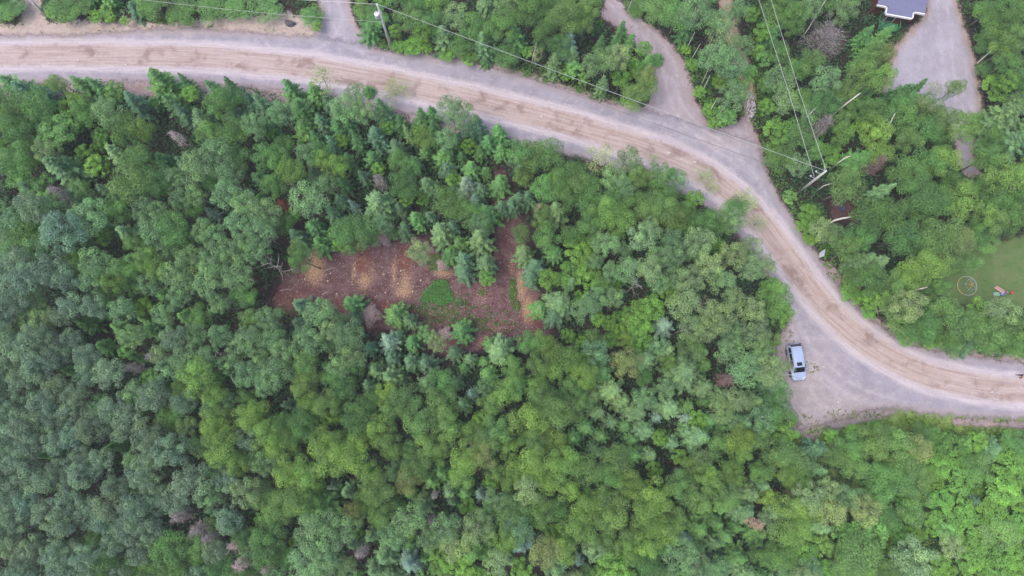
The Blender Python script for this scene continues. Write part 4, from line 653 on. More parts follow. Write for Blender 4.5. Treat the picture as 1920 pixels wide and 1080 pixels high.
FOOT = [ROAD, BANK, LAWN] + list(DRIVES.values()) + [SHOULDERS['sandy_path']]
for i, e in enumerate(entries):
    px, py, r, code, filler = e; lib, nm, cw, kw, cat, rgb, hr = KIND[code]; rr = random.Random(i * 17 + 5)
    f = min(1, max(0, (r - 12) / 20)); h = hr[0] + (hr[1] - hr[0]) * (.25 * rr.random() + .75 * f)
    if r < 14: h *= .85
    if filler: h *= rr.uniform(.72, .9)
    if 1380 < px and py > 790: h *= .9
    if px > 1720 and py > 800: h *= .6
    for a, b, w_, ch in CAPS:
        if seg1(px, py, a, b) < w_ + r * .8: h = min(h, ch)
    x, y, rad = tree_world(px, py, r, code, h)
    for _ in range(9):
        if open_sdf(np.array([[x, y]]), FOOT)[0] > .35 or h < 2.2: break
        h *= .84; x, y, rad = tree_world(px, py, r, code, h)
    t = empty(nm, (x, y, 0), rr.uniform(0, 6.28)); s = rad * 1.12 / NOM[lib]; sz = h / 10.0
    t.scale = (s, s, sz); t.rotation_euler = (rr.gauss(0, .035), rr.gauss(0, .035), rr.uniform(0, 6.28))
    crown, trunk = rr.choice(LIB[lib])
    c = link('crown', crown, t); link('trunk', trunk, t)
    base = srgb(*rgb); j = rr.gauss(1, .10); hshift = rr.gauss(0, .045)
    k = 1.17 * (1.12 if px > 1480 and py > 800 else 1)
    c.color = (base[0] * j * k * (1 + hshift), base[1] * j * k, base[2] * j * k * (1 - hshift), 1)
    tag(t, labels[i] or (phrase(e) + ' inside the dense forest'), cat, GROUPS[nm])
    cnt[nm] = cnt.get(nm, 0) + 1
print(cnt, 'unlabelled', sum(1 for v in labels.values() if not v))

# dead trees
def tint_mat(name, a, b): return bark(name, srgb(*a), srgb(*b))
DM = {'bright': tint_mat('bright_birch_bark', (238, 232, 226), (190, 180, 176)), 'lilac-grey': tint_mat('lilac_grey_twigs', (160, 152, 150), (108, 99, 100)), 'white-barked': tint_mat('white_twigs', (196, 186, 182), (142, 130, 128)), 'pale': tint_mat('pale_twigs', (200, 188, 186), (150, 136, 138)),
      'rust-red': tint_mat('rust_twigs', (158, 92, 70), (112, 66, 54)), 'tan': tint_mat('tan_twigs', (196, 170, 146), (140, 118, 104)), 'tan-grey': tint_mat('tan_grey_twigs', (190, 172, 166), (136, 118, 116)),
      'grey': tint_mat('grey_twigs', (178, 166, 166), (130, 118, 122)), 'brown': tint_mat('brown_twigs', (150, 124, 122), (104, 84, 84))}
for i, (px, py, r, cw, where) in enumerate(DEADS):
    m = DM.get(cw) or DM['brown' if 'brown' in cw else 'pale']
    if cw.startswith('pink'): m = DM['lilac-grey']
    h = 8.5 if r > 14 else 7.0; rad = (.8 if py > 900 else 1) * r * (H - h * .8) / FPX; w = at(px, py, h * .8)
    dense = cw not in ('white-barked', 'pale') and px != 330
    me = dead_mesh('dead_tree', 900 + i, h, rad * 1.05, m, twigs=4 if dense else 2, r0=.05 + rad * .022, nb=16 if dense else 8, up=.45, depth=3)
    o = empty('dead_tree', (w.x, w.y, 0)); link('branches', me, o)
    if dense or px == 330: tag(link('twigs', twig_puff('twigs', 70 + i, rad * 1.05, h * .45, h * 1.0, int(520 * min(4, rad * rad)) + 60, m, .24, .016), o), kind='stuff')
    tag(o, f'{cw} leafless tree {where}', 'dead tree', 'dead trees in the forest')
bushm = tint_mat('dry_bush_twigs', (212, 190, 186), (170, 148, 146))
for i, ((px, py, r), lab) in enumerate(zip(PALE_DEAD, ['round pale dry bush, biggest one on the clearing\'s south side', 'small pinkish dry bush south of the green plant patch', 'dry grey shrub below the pale round birch on the clearing', 'greyish twiggy bush at the clearing\'s north edge'])):
    w = at(px, py, 1.0); rad = r / 15.2; me = dead_mesh('dry_bush', 960 + i, 1.6, rad, bushm, twigs=3, r0=.05, nb=12, up=.7, depth=2); bo = empty('dry_bush', (w.x, w.y, 0)); link('stems', me, bo); tag(link('twigs', twig_puff('twigs', 90 + i, rad, .1, 1.9, 1500, bushm, .2, .014, .2), bo), kind='stuff')
    tag(bo, lab, 'bush', 'dry bushes on the clearing')

# ---------------------------------------------------------------- low plants
def scatter_pix(n, poly=None, seed=1):
    rg = np.random.default_rng(seed); a = np.stack([rg.uniform(-60, 1980, n), rg.uniform(-60, 1140, n)], 1); return at(a[:, 0], a[:, 1])
def plants(name, P, clump_n, size, spread, height, rgb, seed, trans=None, kind='stuff', lab=None):
    rg = np.random.default_rng(seed); m = len(P); K = clump_n
    base = np.repeat(P, K, 0); c0 = np.repeat(rg.random(m), K); sc = np.repeat(rg.uniform(.6, 1.4, m), K)
    d = rg.normal(size=(m * K, 3)); d[:, 2] = np.abs(d[:, 2]); d = unit(d) * (rg.random((m * K, 1)) ** .4)
    Cn = np.c_[base + d[:, :2] * spread * sc[:, None], .04 + d[:, 2] * height * sc]
    Nn = unit(d * .6 + rg.normal(size=d.shape) * .45 + (0, 0, .8)); L = size * rg.uniform(.6, 1.4, m * K)
    V, F = leaf_geo(Cn, Nn, L, L * .6, rg)
    o = link(name, np_mesh(name, V, F, LEAF, {'tint': rg.random(m * K), 'clump': np.clip(c0 + rg.normal(size=m * K) * .2, 0, 1)}, 'FACE'))
    c = srgb(*rgb); o.color = (c[0] * .8, c[1] * .8, c[2] * .8, 1); tag(o, lab, 'plants', None, kind); return o
HARD = [ROAD, CLEAR, LAWN, BANK] + list(DRIVES.values()) + [SHOULDERS['sandy_path'], TRACK_SE, SHOULDERS['verge_soil_east'], SHOULDERS['verge_soil_north'], SHOULDERS['parking_soil'], SHOULDERS['reddish_soil']]
P = scatter_pix(20000, seed=3); d = open_sdf(P, HARD)
nz = np.sin(P[:, 0] * .31 + 1) + np.sin(P[:, 1] * .37 + 2) + np.sin((P[:, 0] + P[:, 1]) * .23); P = P[(d > .7) & (nz > -2.0) & (sdf(P, G([(1490, 780), (1640, 755), (1960, 770), (1960, 812), (1740, 810), (1600, 812), (1510, 822)])) > 0)]
plants('undergrowth', P, 12, .15, .7, 1.3, (70, 108, 74), 4, lab='dark green undergrowth on the forest floor')
def in_polys(seed, n, polys):
    P = scatter_pix(n, seed=seed); return P[open_sdf(P, polys) < 0]
P = scatter_pix(60000, seed=77); d = open_sdf(P, [ROAD] + list(DRIVES.values()) + [SHOULDERS['sandy_path']]); ok = (d > .15) & (d < 2.2) & (open_sdf(P, [BANK, LAWN, CLEAR, SHOULDERS['verge_soil_south'], SHOULDERS['parking_soil'], G([(1490, 780), (1640, 755), (1960, 770), (1960, 812), (1740, 810), (1600, 812), (1510, 822)])]) > .1) & (np.sin(P[:, 0] * .8) + np.sin(P[:, 1] * .7 + 1) > -1.0)
plants('roadside_plants', P[ok], 8, .12, .45, .5, (104, 146, 78), 78, lab='green weeds and seedlings between gravel and wood')
VERGE = LOW[:4] + [G([(1540, 380), (1480, 380), (1500, 430), (1530, 470), (1560, 480), (1560, 440)])]
P = in_polys(5, 60000, VERGE); P = P[open_sdf(P, [ROAD] + list(DRIVES.values())) > .35]
plants('verge_plants', P, 9, .11, .42, .42, (92, 146, 60), 6, lab='bright green weeds along the road verges')
P = in_polys(7, 40000, [G([(1500, 805), (1700, 782), (1960, 800), (1960, 1130), (1720, 1130), (1700, 980), (1620, 860)])]); P = P[open_sdf(P, [TRACK_SE, ROAD]) > .3]
plants('thicket', P, 10, .14, .6, 1.1, (128, 166, 78), 8, lab='low bright green thicket covering the lower right slope')
P = in_polys(27, 30000, [G([(1490, 780), (1640, 755), (1960, 770), (1960, 812), (1740, 810), (1600, 812), (1510, 822)])]); P = P[(open_sdf(P, [TRACK_SE, ROAD]) > .1)]; P = P[np.random.default_rng(5).random(len(P)) < .5]
plants('verge_grass', P, 7, .07, .25, .12, (146, 172, 92), 28, lab='pale grass and weeds on the verge below the road')
P = scatter_pix(9000, seed=29); P = P[open_sdf(P, HARD) > 2.0]
plants('shrub_layer', P, 16, .15, .95, 2.3, (74, 112, 78), 30, lab='dark green shrubs filling the hollows between the trees')
# green patch and weeds in the clearing
def ell(px, py, rx, ry, n, seed):
    rg = np.random.default_rng(seed); a = rg.uniform(0, 6.28, n); r = np.sqrt(rg.random(n)) * (1 + .18 * np.sin(a * 3 + 1) + .1 * np.sin(a * 7)); return at(px + np.cos(a) * r * rx, py + np.sin(a) * r * ry)
rg = np.random.default_rng(71); P = at(rg.uniform(780, 860, 2700), rg.uniform(518, 578, 2700)); P = P[sdf(P, G([(788, 563), (796, 550), (806, 543), (812, 530), (824, 526), (838, 528), (840, 540), (846, 548), (850, 560), (838, 568), (822, 570), (806, 564)])) < .12]; P = np.vstack([P, ell(858, 566, 8, 7, 26, 3), ell(803, 572, 14, 5, 16, 2)]); print('patch', len(P))
plants('garden_patch', P, 7, .075, .15, .24, (92, 146, 76), 9, lab='solid patch of bright green plants in the clearing')
P = np.vstack([ell(815, 492, 14, 20, 60, 4), ell(962, 545, 7, 24, 80, 5), ell(969, 574, 8, 9, 30, 6), ell(905, 548, 6, 7, 16, 7), ell(872, 560, 14, 14, 26, 8), ell(905, 590, 60, 16, 45, 9), ell(830, 592, 50, 14, 50, 10), ell(790, 582, 16, 8, 18, 11), ell(905, 612, 70, 18, 120, 12), ell(840, 600, 60, 14, 90, 97), ell(820, 575, 60, 8, 60, 98), ell(500, 505, 26, 26, 80, 13), ell(535, 590, 30, 16, 60, 14), ell(925, 300, 14, 30, 40, 15), ell(865, 608, 24, 10, 60, 16), ell(878, 585, 3, 3, 3, 17)])
plants('weeds', P, 6, .08, .16, .15, (88, 128, 60), 10, lab='scattered weeds on the bare soil of the clearing')
# grass tufts along road edges
rg = np.random.default_rng(33); E = np.vstack([ROAD] + list(DRIVES.values())); pts = []
for poly in [ROAD, BANK] + list(DRIVES.values()):
    for a, b in zip(poly, np.roll(poly, -1, 0)):
        ln = np.hypot(*(b - a)); k = int(ln * 2.2); t = rg.random(k)[:, None]; q = a + (b - a) * t + rg.normal(size=(k, 2)) * .35; pts.append(q)
P = np.vstack(pts); ok = (sdf(P, ROAD) > .1) & (open_sdf(P, list(DRIVES.values())) > .1) & (sdf(P, CLEAR) > 0)
nz = np.sin(P[:, 0] * .9) + np.sin(P[:, 1] * 1.1 + 1) ; P = P[ok & (nz > -.5)]
plants('edge_weeds', P, 6, .085, .22, .16, (100, 134, 68), 12, lab='tufts of weeds fringing the gravel edges')
rg = np.random.default_rng(40); P = scatter_pix(30000, seed=41); P = P[sdf(P, LAWN) < .2][:6000]
plants('lawn_tufts', P, 3, .06, .12, .04, (112, 134, 90), 13, lab='mown tufts of grass on the lawn')

# stones and chips
LOGM = tint_mat('fallen_branch_bark', (205, 190, 180), (150, 134, 128))
def stones(name, P, size, mat, lab, seed, z=.02):
    rg = np.random.default_rng(seed); m = len(P); s = size * rg.uniform(.5, 1.5, m)
    O = np.array([(1, 0, 0), (0, 1, 0), (-1, 0, 0), (0, -1, 0), (0, 0, .8), (0, 0, -.5)]); a = rg.uniform(0, 6.28, m)
    R = O[None] * rg.uniform(.65, 1.3, (m, 6, 1)); x = R[..., 0] * np.cos(a)[:, None] - R[..., 1] * np.sin(a)[:, None]; y = R[..., 0] * np.sin(a)[:, None] + R[..., 1] * np.cos(a)[:, None]
    V = np.stack([P[:, 0, None] + x * s[:, None], P[:, 1, None] + y * s[:, None], z + (R[..., 2] + .35) * s[:, None]], -1).reshape(-1, 3)
    T = np.array([(0, 1, 4), (1, 2, 4), (2, 3, 4), (3, 0, 4), (1, 0, 5), (2, 1, 5), (3, 2, 5), (0, 3, 5)]); F = (T[None] + 6 * np.arange(m)[:, None, None]).reshape(-1, 3)
    o = link(name, np_mesh(name, V, F, mat)); tag(o, lab, 'stones', None, 'stuff'); return o
CHIP = plain('pale_wood_chip', srgb(200, 178, 152), .9, var=.3, scale=2); STN = plain('pale_stone', srgb(190, 182, 186), .85, var=.3, scale=2); DST = plain('dark_stone', srgb(96, 90, 98), .85, var=.35, scale=3)
P = scatter_pix(26000, seed=50); P = P[sdf(P, CLEAR) < -.3]; tn = clear_attr(P)['tan']; P = P[np.random.default_rng(2).random(len(P)) < .35 + tn * .6]
stones('wood_chips', P, .05, CHIP, 'pale chips and stones strewn over the clearing', 51, .03)
P = np.vstack([ell(1478, 640, 14, 40, 30, 90), ell(1500, 790, 30, 14, 40, 91), ell(1590, 778, 50, 10, 60, 92), ell(1520, 690, 14, 12, 20, 93), ell(1465, 600, 10, 30, 40, 94), ell(1180, 60, 30, 14, 10, 95)])
plants('gravel_weeds', P, 6, .07, .16, .1, (126, 142, 92), 96, lab='sparse weeds growing through the parking gravel')
rg = np.random.default_rng(98); P = at(rg.uniform(500, 1020, 2600), rg.uniform(430, 660, 2600)); P = P[sdf(P, CLEAR) < -.2]; k = len(P); V, F = leaf_geo(np.c_[P, np.full(k, .07)], unit(rg.normal(size=(k, 3)) * .2 + (0, 0, 1)), rg.uniform(.1, .42, k), .012, rg)
tag(link('brush', np_mesh('brush', V, F, LOGM)), 'thin broken twigs and sticks strewn over the clearing', 'twigs', None, 'stuff')
P = scatter_pix(14000, seed=52); P = P[(open_sdf(P, [ROAD] + list(DRIVES.values()) + [BANK]) < .5)]; stones('gravel', P[:5200], .038, STN, 'loose pale gravel on the road', 53, .03)
P = ell(1407, 200, 8, 26, 150, 60); stones('rubble', P, .15, STN, 'pile of pale stones beside the sandy path', 61, .05)
P = np.vstack([ell(230, 25, 12, 9, 30, 62), ell(300, 22, 14, 5, 20, 63), ell(145, 42, 6, 4, 8, 64)]); stones('bank_stones', P, .12, STN, 'pale rocks on the bank above the road', 65, .05)
print('low plants done')

# ---------------------------------------------------------------- boulder, potholes stones, stumps
def rock(name, loc, d, seed, mat):
    import bmesh
    rg = random.Random(seed); bm = bmesh.new(); bmesh.ops.create_icosphere(bm, subdivisions=3, radius=1)
    ph = [rg.uniform(0, 6) for _ in range(6)]
    for v in bm.verts:
        p = v.co; k = 1 + .16 * math.sin(p.x * 2.6 + ph[0]) * math.sin(p.y * 2.9 + ph[1]) + .1 * math.sin(p.z * 4 + ph[2] + p.x * 3) + .05 * math.sin(p.x * 9 + ph[3]) * math.sin(p.y * 8 + ph[4])
        v.co = Vector((p.x * d[0] * k, p.y * d[1] * k, max(-.25, p.z) * d[2] * k))
    me = bpy.data.meshes.new(name); bm.to_mesh(me); bm.free(); me.materials.append(mat)
    return link(name, me, None, loc)
w = at(545, 45); r = rock('boulder', (w.x, w.y, .1), (.75, .42, .5), 3, DST); r.rotation_euler.z = -.1; tag(r, 'dark grey boulder on the bare bank beside the western driveway', 'boulder')
LST = plain('light_rock', srgb(205, 196, 196), .85, var=.25, scale=4)
for i, (px, py, s, lab) in enumerate([(1253, 286, .16, 'largest pale rock in the road at the bend'), (1303, 304, .14, 'pale rock on the road centre, easternmost of the bend cluster'), (1278, 299, .09, 'small pale rock in the middle of the bend cluster'), (1288, 306, .09, 'small pale rock south in the bend cluster'),
                                       (147, 113, .13, 'pale rock on the road above the tilted spruce'), (236, 121, .1, 'pale rock on the road at the upper left'), (1015, 218, .12, 'pale flat rock on the brown band above the bend'), (1057, 223, .1, 'pale flat rock right of a similar one on the road'), (1583, 563, .13, 'pale rock on the outer shoulder of the bend'),
                                       (1860, 735, .12, 'pale rock on the road near the right edge'), (1571, 754, .13, 'yellowish rock on the parking spot'), (1545, 688, .09, 'pale pebble beside the parked car'), (1332, 333, .12, 'pale rock on the road beside thin birches')]):
    w = at(px, py); tag(rock('rock', (w.x, w.y, .03), (s * 1.3, s, s * .6), 20 + i, LST), lab, 'rock', 'loose rocks on the road')
WOODT = plain('cut_wood', srgb(196, 176, 156), .8, var=.15, scale=9)
for i, (px, py, lab) in enumerate([(752, 508, 'stump right of the second tan streak'), (665, 505, 'stump on the left side of the first tan streak'), (747, 532, 'stump in the middle of the tan soil'), (723, 549, 'round pale stump south of the purple soil'), (774, 547, 'stump left of the green plant patch'), (620, 513, 'stump on dark soil west of the tan streaks'),
                                   (615, 527, 'small stump on dark soil, west'), (572, 524, 'stump at the west end of the clearing'), (738, 518, 'stump near the clearing centre'), (720, 515, 'stump between the two tan streaks'), (789, 526, 'stump nearest to the green plant patch'), (632, 551, 'stump at the south-west of the clearing')]):
    w = at(px, py); t = empty('tree_stump', (w.x, w.y, .02)); b = MB(); b.lathe((0, 0, 0), [(.14, 0), (.12, .06), (.11, .14)], 10).build('bark', BARK_GREY, t)
    MB().lathe((0, 0, .14), [(.1, 0), (.1, .012)], 10).build('cut_face', WOODT, t); tag(t, lab, 'stump', 'cut stumps on the clearing')
for px1, py1, px2, py2, lab in [(604, 552, 620, 547, 'thin pale branch lying at the clearing\'s south-west'), (610, 507, 632, 502, 'thin orange-brown branch lying on dark soil'), (525, 545, 545, 543, 'thin branch lying at the west end of the clearing'), (615, 465, 632, 472, 'bent pale branch under the north edge trees')]:
    a = at(px1, py1, .08); b = at(px2, py2, .06); m = (a + b) / 2 + Vector((0, .08, .05)); o = MB().tube([a, m, b], [.04, .03, .015], 5).build('fallen_branch', LOGM); tag(o, lab, 'branch', 'fallen branches on the clearing')

# white birch trunks that show between the crowns
for i, (x1, y1, z1, x2, y2, z2, r, lab) in enumerate([(1565, 413, 4.0, 1594, 407, 5.6, .16, 'bright white leaning birch trunk above the reddish soil'), (1545, 348, 3.2, 1572, 341, 4.6, .08, 'white birch trunk just right of the crossarm pole'), (1583, 297, 4.6, 1594, 293, 5.4, .12, 'short white birch trunk north-east of the crossarm pole'),
                                    (1572, 206, 5, 1610, 177, 7.5, .15, 'long grey birch trunk with a fork, centre of the eastern wood'), (1515, 55, 4, 1547, 2, 8, .08, 'curved grey trunk above the big dead tree'), (1663, 243, 6, 1677, 215, 8, .1, 'grey birch trunk in the gap south of the eastern driveway'), (1833, 118, .1, 1858, 96, 2.6, .12, 'pale trunk leaning beside the eastern driveway'),
                                    (1524, 208, 5, 1538, 195, 6, .1, 'bluish white trunk left of the small dead tree'), (1706, 547, 5, 1736, 539, 6.5, .12, 'white birch limb above the trees west of the dome'), (1640, 570, 2, 1646, 588, 3, .06, 'thin white stick hanging by the road bank'), (1855, 584, 5, 1866, 600, 6, .1, 'white forked limb at the right, below the toys'),
                                    (1290, 86, 1.0, 1302, 62, 4.5, .09, 'slim pale trunk east of the middle driveway'), (1300, 105, 1.0, 1312, 84, 4, .07, 'second slim pale trunk east of the middle driveway'), (1320, 165, 1, 1330, 144, 4, .08, 'slim pale trunk low beside the middle driveway'), (1330, 210, 1, 1344, 186, 4, .07, 'lowest slim pale trunk beside the middle driveway'),
                                    (1178, 18, 1, 1186, -4, 4, .09, 'slim pale trunk at the top of the middle driveway'), (998, 112, 1.0, 1005, 82, 6, .06, 'white birch stem above the long wire'), (1462, 703, 2.5, 1487, 703, 3.4, .07, 'thin white branch reaching over the parked car')]):
    a = at(x1, y1, z1); b = at(x2, y2, z2); m = (a + b) / 2 + Vector((.03, .05, -.03)); base = Vector((a.x, a.y, 0)) if a.z > 2 else Vector((a.x, a.y, 0))
    o = MB().tube([base, a, m, b, b + (b - a) * .1], [r * .8, r * .8, r * .72, r * .5, r * .25], 6).build('bare_trunk', DM['bright'], smooth=True); tag(o, lab, 'tree trunk', 'pale trunks showing between crowns')

# ---------------------------------------------------------------- poles and wires
POLE = bark('weathered_pole_wood', srgb(205, 202, 198), srgb(165, 164, 162), 7, False)
STEEL = plain('galvanised_steel', srgb(182, 186, 192), .45, .6); WHITE = plain('white_enamel', srgb(232, 232, 235), .4); CERAM = plain('grey_ceramic', srgb(205, 208, 214), .3)
TANK = plain('pale_grey_tank', srgb(198, 204, 214), .4); WIRE = plain('bare_wire', srgb(182, 186, 184), .5, .2); CABLE = plain('black_cable', srgb(90, 90, 95), .7)
def fit_h(base, top):
    b = at(*base); best = None
    for k in range(200, 1600): 
        h = k / 100; q = pix(b.x, b.y, h); d = math.hypot(q[0] - top[0], q[1] - top[1])
        if best is None or d < best[0]: best = (d, h)
    return best
h1 = fit_h((735, 95), (708, 10)); h2 = fit_h((1497, 361), (1548, 321)); assert True
def pole(base, top, h, label):
    b = at(*base); t = at(top[0], top[1], h); e = empty('utility_pole', b); tag(e, label, 'utility pole', 'wooden utility poles'); d = t - b
    MB().tube([(0, 0, -.2), d * .5, d], [.18, .155, .125], 10).build('pole_shaft', POLE, e, True); return e, b, d
e1, b1, d1 = pole((735, 95), (708, 10), h1[1], 'grey wooden utility pole carrying a white transformer beside the western driveway')
ax = Vector((-.9, -.1, 0)).normalized(); H1 = h1[1]
tc = d1 * .80 + ax * .42
tr = MB().lathe(tuple(tc - Vector((0, 0, .45))), [(.24, 0), (.3, .04), (.3, .78), (.27, .84)], 16).build('transformer', TANK, e1, True)
MB().lathe(tuple(tc + Vector((0, 0, .395))), [(.32, 0), (.32, .05), (.2, .12), (.05, .14)], 16).build('lid', WHITE, tr, True)
for s in (-1, 1): MB().lathe(tuple(tc + Vector((s * .1, .05, .52))), [(.04, 0), (.06, .05), (.04, .1), (.06, .15), (.03, .22)], 8).build('bushing', CERAM, tr)
MB().box(tuple(d1 * .8 + ax * .14), (.2, .1, .5)).build('mounting_bracket', STEEL, e1)
MB().lathe(tuple(d1 + Vector((0, 0, 0))), [(.08, 0), (.14, .06), (.1, .12), (.14, .18), (.06, .3)], 10).build('top_insulator', WHITE, e1, True)
MB().box(tuple(d1 * .86 + Vector((.16, 0, 0))), (.18, .12, .4)).build('fuse_cutout', CERAM, e1)
MB().box(tuple(d1 * .66 - Vector((.16, 0, 0))), (.16, .12, .12)).build('cable_clamp', STEEL, e1)
e2, b2, d2 = pole((1497, 361), (1548, 321), h2[1], 'leaning-looking grey utility pole with side arms on the outer side of the bend')
H2 = h2[1]
for f, wd in ((.66, -1), (.86, -1)):
    q = d2 * f; a2 = Vector((-.75, .35, 0)).normalized()
    MB().tube([q, q + a2 * .75 + Vector((0, 0, .12))], .055, 6).build('side_arm', STEEL, e2)
    MB().lathe(tuple(q + a2 * .75 + Vector((0, 0, .12))), [(.05, 0), (.1, .05), (.06, .1), (.1, .15), (.04, .24)], 8).build('insulator', CERAM, e2)
MB().lathe(tuple(d2), [(.08, 0), (.12, .05), (.08, .1), (.11, .15), (.05, .22)], 8).build('top_insulator', CERAM, e2)
a3 = Vector((.05, .75, 0)); MB().tube([d2 * .96, d2 * .96 + a3], .05, 6).build('side_arm', STEEL, e2)
e3, b3, d3 = pole((88, 31), (52, -4), 3.9, 'grey utility pole cut by the top edge at the upper left')
b3v = Vector(b3)
def wire(pts, r, mat, label, sag=.25):
    out = []
    for a, b in zip(pts[:-1], pts[1:]):
        for k in range(14):
            t = k / 14; q = a.lerp(b, t); q.z -= sag * 4 * t * (1 - t); out.append(q)
    out.append(pts[-1]); tag(MB().tube(out, r, 5).build('power_line', mat), label, 'wire', 'overhead wires')
T1 = b1 + d1 + Vector((0, 0, .25)); T2 = b2 + d2 + Vector((0, 0, .1))
wire([T1, T2], .027, WIRE, 'bright wire from the transformer pole across the middle driveway to the eastern pole', .2)
wire([T1, at(480, -6, H1 + .3), at(300, -16, H1)], .027, WIRE, 'bright wire leaving the transformer pole to the left along the top edge', .05)
K1 = b1 + d1 * .66 - Vector((.22, 0, 0))
wire([K1, at(480, 23, H1 * .66), at(270, 0, H1 * .68), at(120, -20, H1 * .68)], .016, WIRE, 'thin lower wire left of the transformer pole across the western driveway', .05)
wire([K1, b2 + d2 * .6], .018, CABLE, 'thin dark cable strung below the bright wire between the two poles', .5)
wire([b2 + d2 + Vector((0, 0, .2)), at(1500, 175, H2 + .2), at(1446, 0, H2 + .2), at(1416, -100, H2)], .027, WIRE, 'right one of the two bright wires rising from the eastern pole to the top edge', .0)
wire([b2 + d2 * .66 + Vector((-.3, .2, .3)), at(1478, 170, H2 * .75), at(1423, 0, H2 * .8), at(1396, -90, H2 * .8)], .027, WIRE, 'left one of the two bright wires rising from the eastern pole to the top edge', .0)

# ---------------------------------------------------------------- parked car
CARP = plain('pale_blue_paint', srgb(174, 190, 224), .25, .0, .5); GLASS = plain('dark_car_glass', srgb(26, 32, 44), .08, 0, .7); RUB = plain('black_rubber', srgb(30, 30, 32), .8); RIM = plain('alloy', srgb(165, 168, 175), .35, .7)
TRIM = plain('black_trim', srgb(38, 40, 46), .6); LAMP = plain('clear_lamp', srgb(225, 230, 236), .15); REDL = plain('red_lamp', srgb(150, 24, 26), .25)
pa = at(1487, 646); pb = at(1497, 707); hd = pb - pa; car_rz = math.atan2(hd.y, hd.x); cc = (pa + pb) / 2
cc = at(1489, 680)
car = empty('parked_car', (cc.x, cc.y, .03), car_rz); tag(car, 'pale blue compact van with sunroof parked on the gravel beside the trees', 'car')
# +x forward
def loft(name, secs, mat, parent, smooth=True):
    """secs: list of (x, [(y,z)...]) half profiles mirrored"""
    m = MB(); rows = []
    for x, pr in secs:
        rows.append([(x, y, z) for y, z in pr] + [(x, -y, z) for y, z in reversed(pr)])
    k = len(rows[0]); vs = [v for r_ in rows for v in r_]; fs = []
    for i in range(len(rows) - 1):
        for j in range(k):
            q = (j + 1) % k; fs.append((i * k + j, i * k + q, (i + 1) * k + q, (i + 1) * k + j))
    fs += [tuple(range(k))[::-1], tuple(range((len(rows) - 1) * k, len(rows) * k))]; m.add(vs, fs)
    o = m.build(name, mat, parent, smooth)
    o.modifiers.new('b', 'EDGE_SPLIT').split_angle = math.radians(42); return o
def low(x, w, zb, zt, sh): return (x, [(w * .92, zb), (w, zb + .18), (w, zt - .16), (w * .965, zt - .04), (w * sh, zt), (w * .3, zt + .03)])
body = loft('body', [low(-2.24, .68, .42, .86, .8), low(-2.16, .80, .30, .98, .86), low(-1.95, .87, .24, 1.0, .9), low(-1.0, .885, .2, .98, .92), low(.3, .885, .2, .96, .92), low(1.0, .88, .2, .98, .9), low(1.35, .87, .22, .96, .86), low(1.75, .85, .24, .88, .82), low(2.05, .78, .28, .76, .78), low(2.2, .62, .36, .64, .7)], CARP, car)
def cab(x, wb, wt, zt): return (x, [(wb, .93), ((wb + wt) / 2 + .02, (zt + .93) / 2), (wt, zt - .05), (wt - .08, zt), (wt * .4, zt + .02)])
loft('cabin_frame', [cab(-2.12, .76, .72, 1.04), cab(-1.98, .79, .69, 1.40), cab(-1.8, .8, .68, 1.56), cab(-.9, .81, .69, 1.62), cab(.0, .81, .68, 1.61), cab(.55, .81, .66, 1.55), cab(.95, .8, .71, 1.28), cab(1.3, .78, .72, .98)], CARP, car)
def panel(name, q, mat, parent, off=.012):
    a, b, c_, d = [Vector(v) for v in q]; nn = (b - a).cross(d - a).normalized()
    if nn.z < 0: nn = -nn
    o = [v + nn * off for v in (a, b, c_, d)]; i = [v - nn * .01 for v in (a, b, c_, d)]
    return MB().add(o + i, [(0, 1, 2, 3), (7, 6, 5, 4), (0, 4, 5, 1), (1, 5, 6, 2), (2, 6, 7, 3), (3, 7, 4, 0)]).build(name, mat, parent)
panel('windscreen', [(1.22, .68, 1.06), (1.22, -.68, 1.06), (.66, -.60, 1.48), (.66, .60, 1.48)], GLASS, car, .03)
panel('rear_window', [(-2.10, -.66, 1.12), (-2.10, .66, 1.12), (-1.86, .62, 1.53), (-1.86, -.62, 1.53)], GLASS, car, .05)
for s in (-1, 1):
    for x0, x1, t0, t1 in ((-1.85, -1.2, -1.72, -1.15), (-1.1, -.25, -1.08, -.22), (-.15, .85, -.15, .42)):
        panel('side_window', [(x0, s * .815, 1.0), (x1, s * .815, 1.0), (t1, s * .715, 1.5), (t0, s * .715, 1.5)], GLASS, car, .02)
    mo = MB().box((.85, s * 1.0, 1.03), (.16, .22, .15), 0, .03).build('mirror', CARP, car)
    MB().box((.765, s * 1.0, 1.03), (.012, .17, .11)).build('mirror_glass', GLASS, mo)
    panel('headlight', [(2.13, s * .42, .74), (1.86, s * .50, .85), (1.74, s * .80, .83), (1.98, s * .76, .70)], LAMP, car, .03)
    MB().box((-2.15, s * .70, 1.0), (.1, .14, .42), 0, .02).build('tail_light', REDL, car)
    MB().tube([(-1.7, s * .62, 1.62), (-.8, s * .635, 1.675), (.3, s * .62, 1.63)], .022, 6).build('roof_rail', STEEL, car)
    MB().box((-.7, s * .888, .9), (.2, .02, .03)).build('door_handle', STEEL, car); MB().box((.2, s * .888, .9), (.2, .02, .03)).build('door_handle', STEEL, car)
    for x in (-1.35, 1.38):
        e = MB(); e.tube([(x, s * .70, .32), (x, s * .905, .32)], .32, 20); w_ = e.build('tyre', RUB, car, False); MB().tube([(x, s * .90, .32), (x, s * .918, .32)], .2, 12).build('rim', RIM, w_)
MB().box((.28, 0, 1.628), (.42, .62, .03), 0, .01).build('sunroof', GLASS, car)
MB().box((2.16, 0, .46), (.14, 1.2, .16), 0, .03).build('front_bumper', TRIM, car)
MB().box((2.185, 0, .62), (.06, .7, .1), 0, .02).build('grille', TRIM, car)
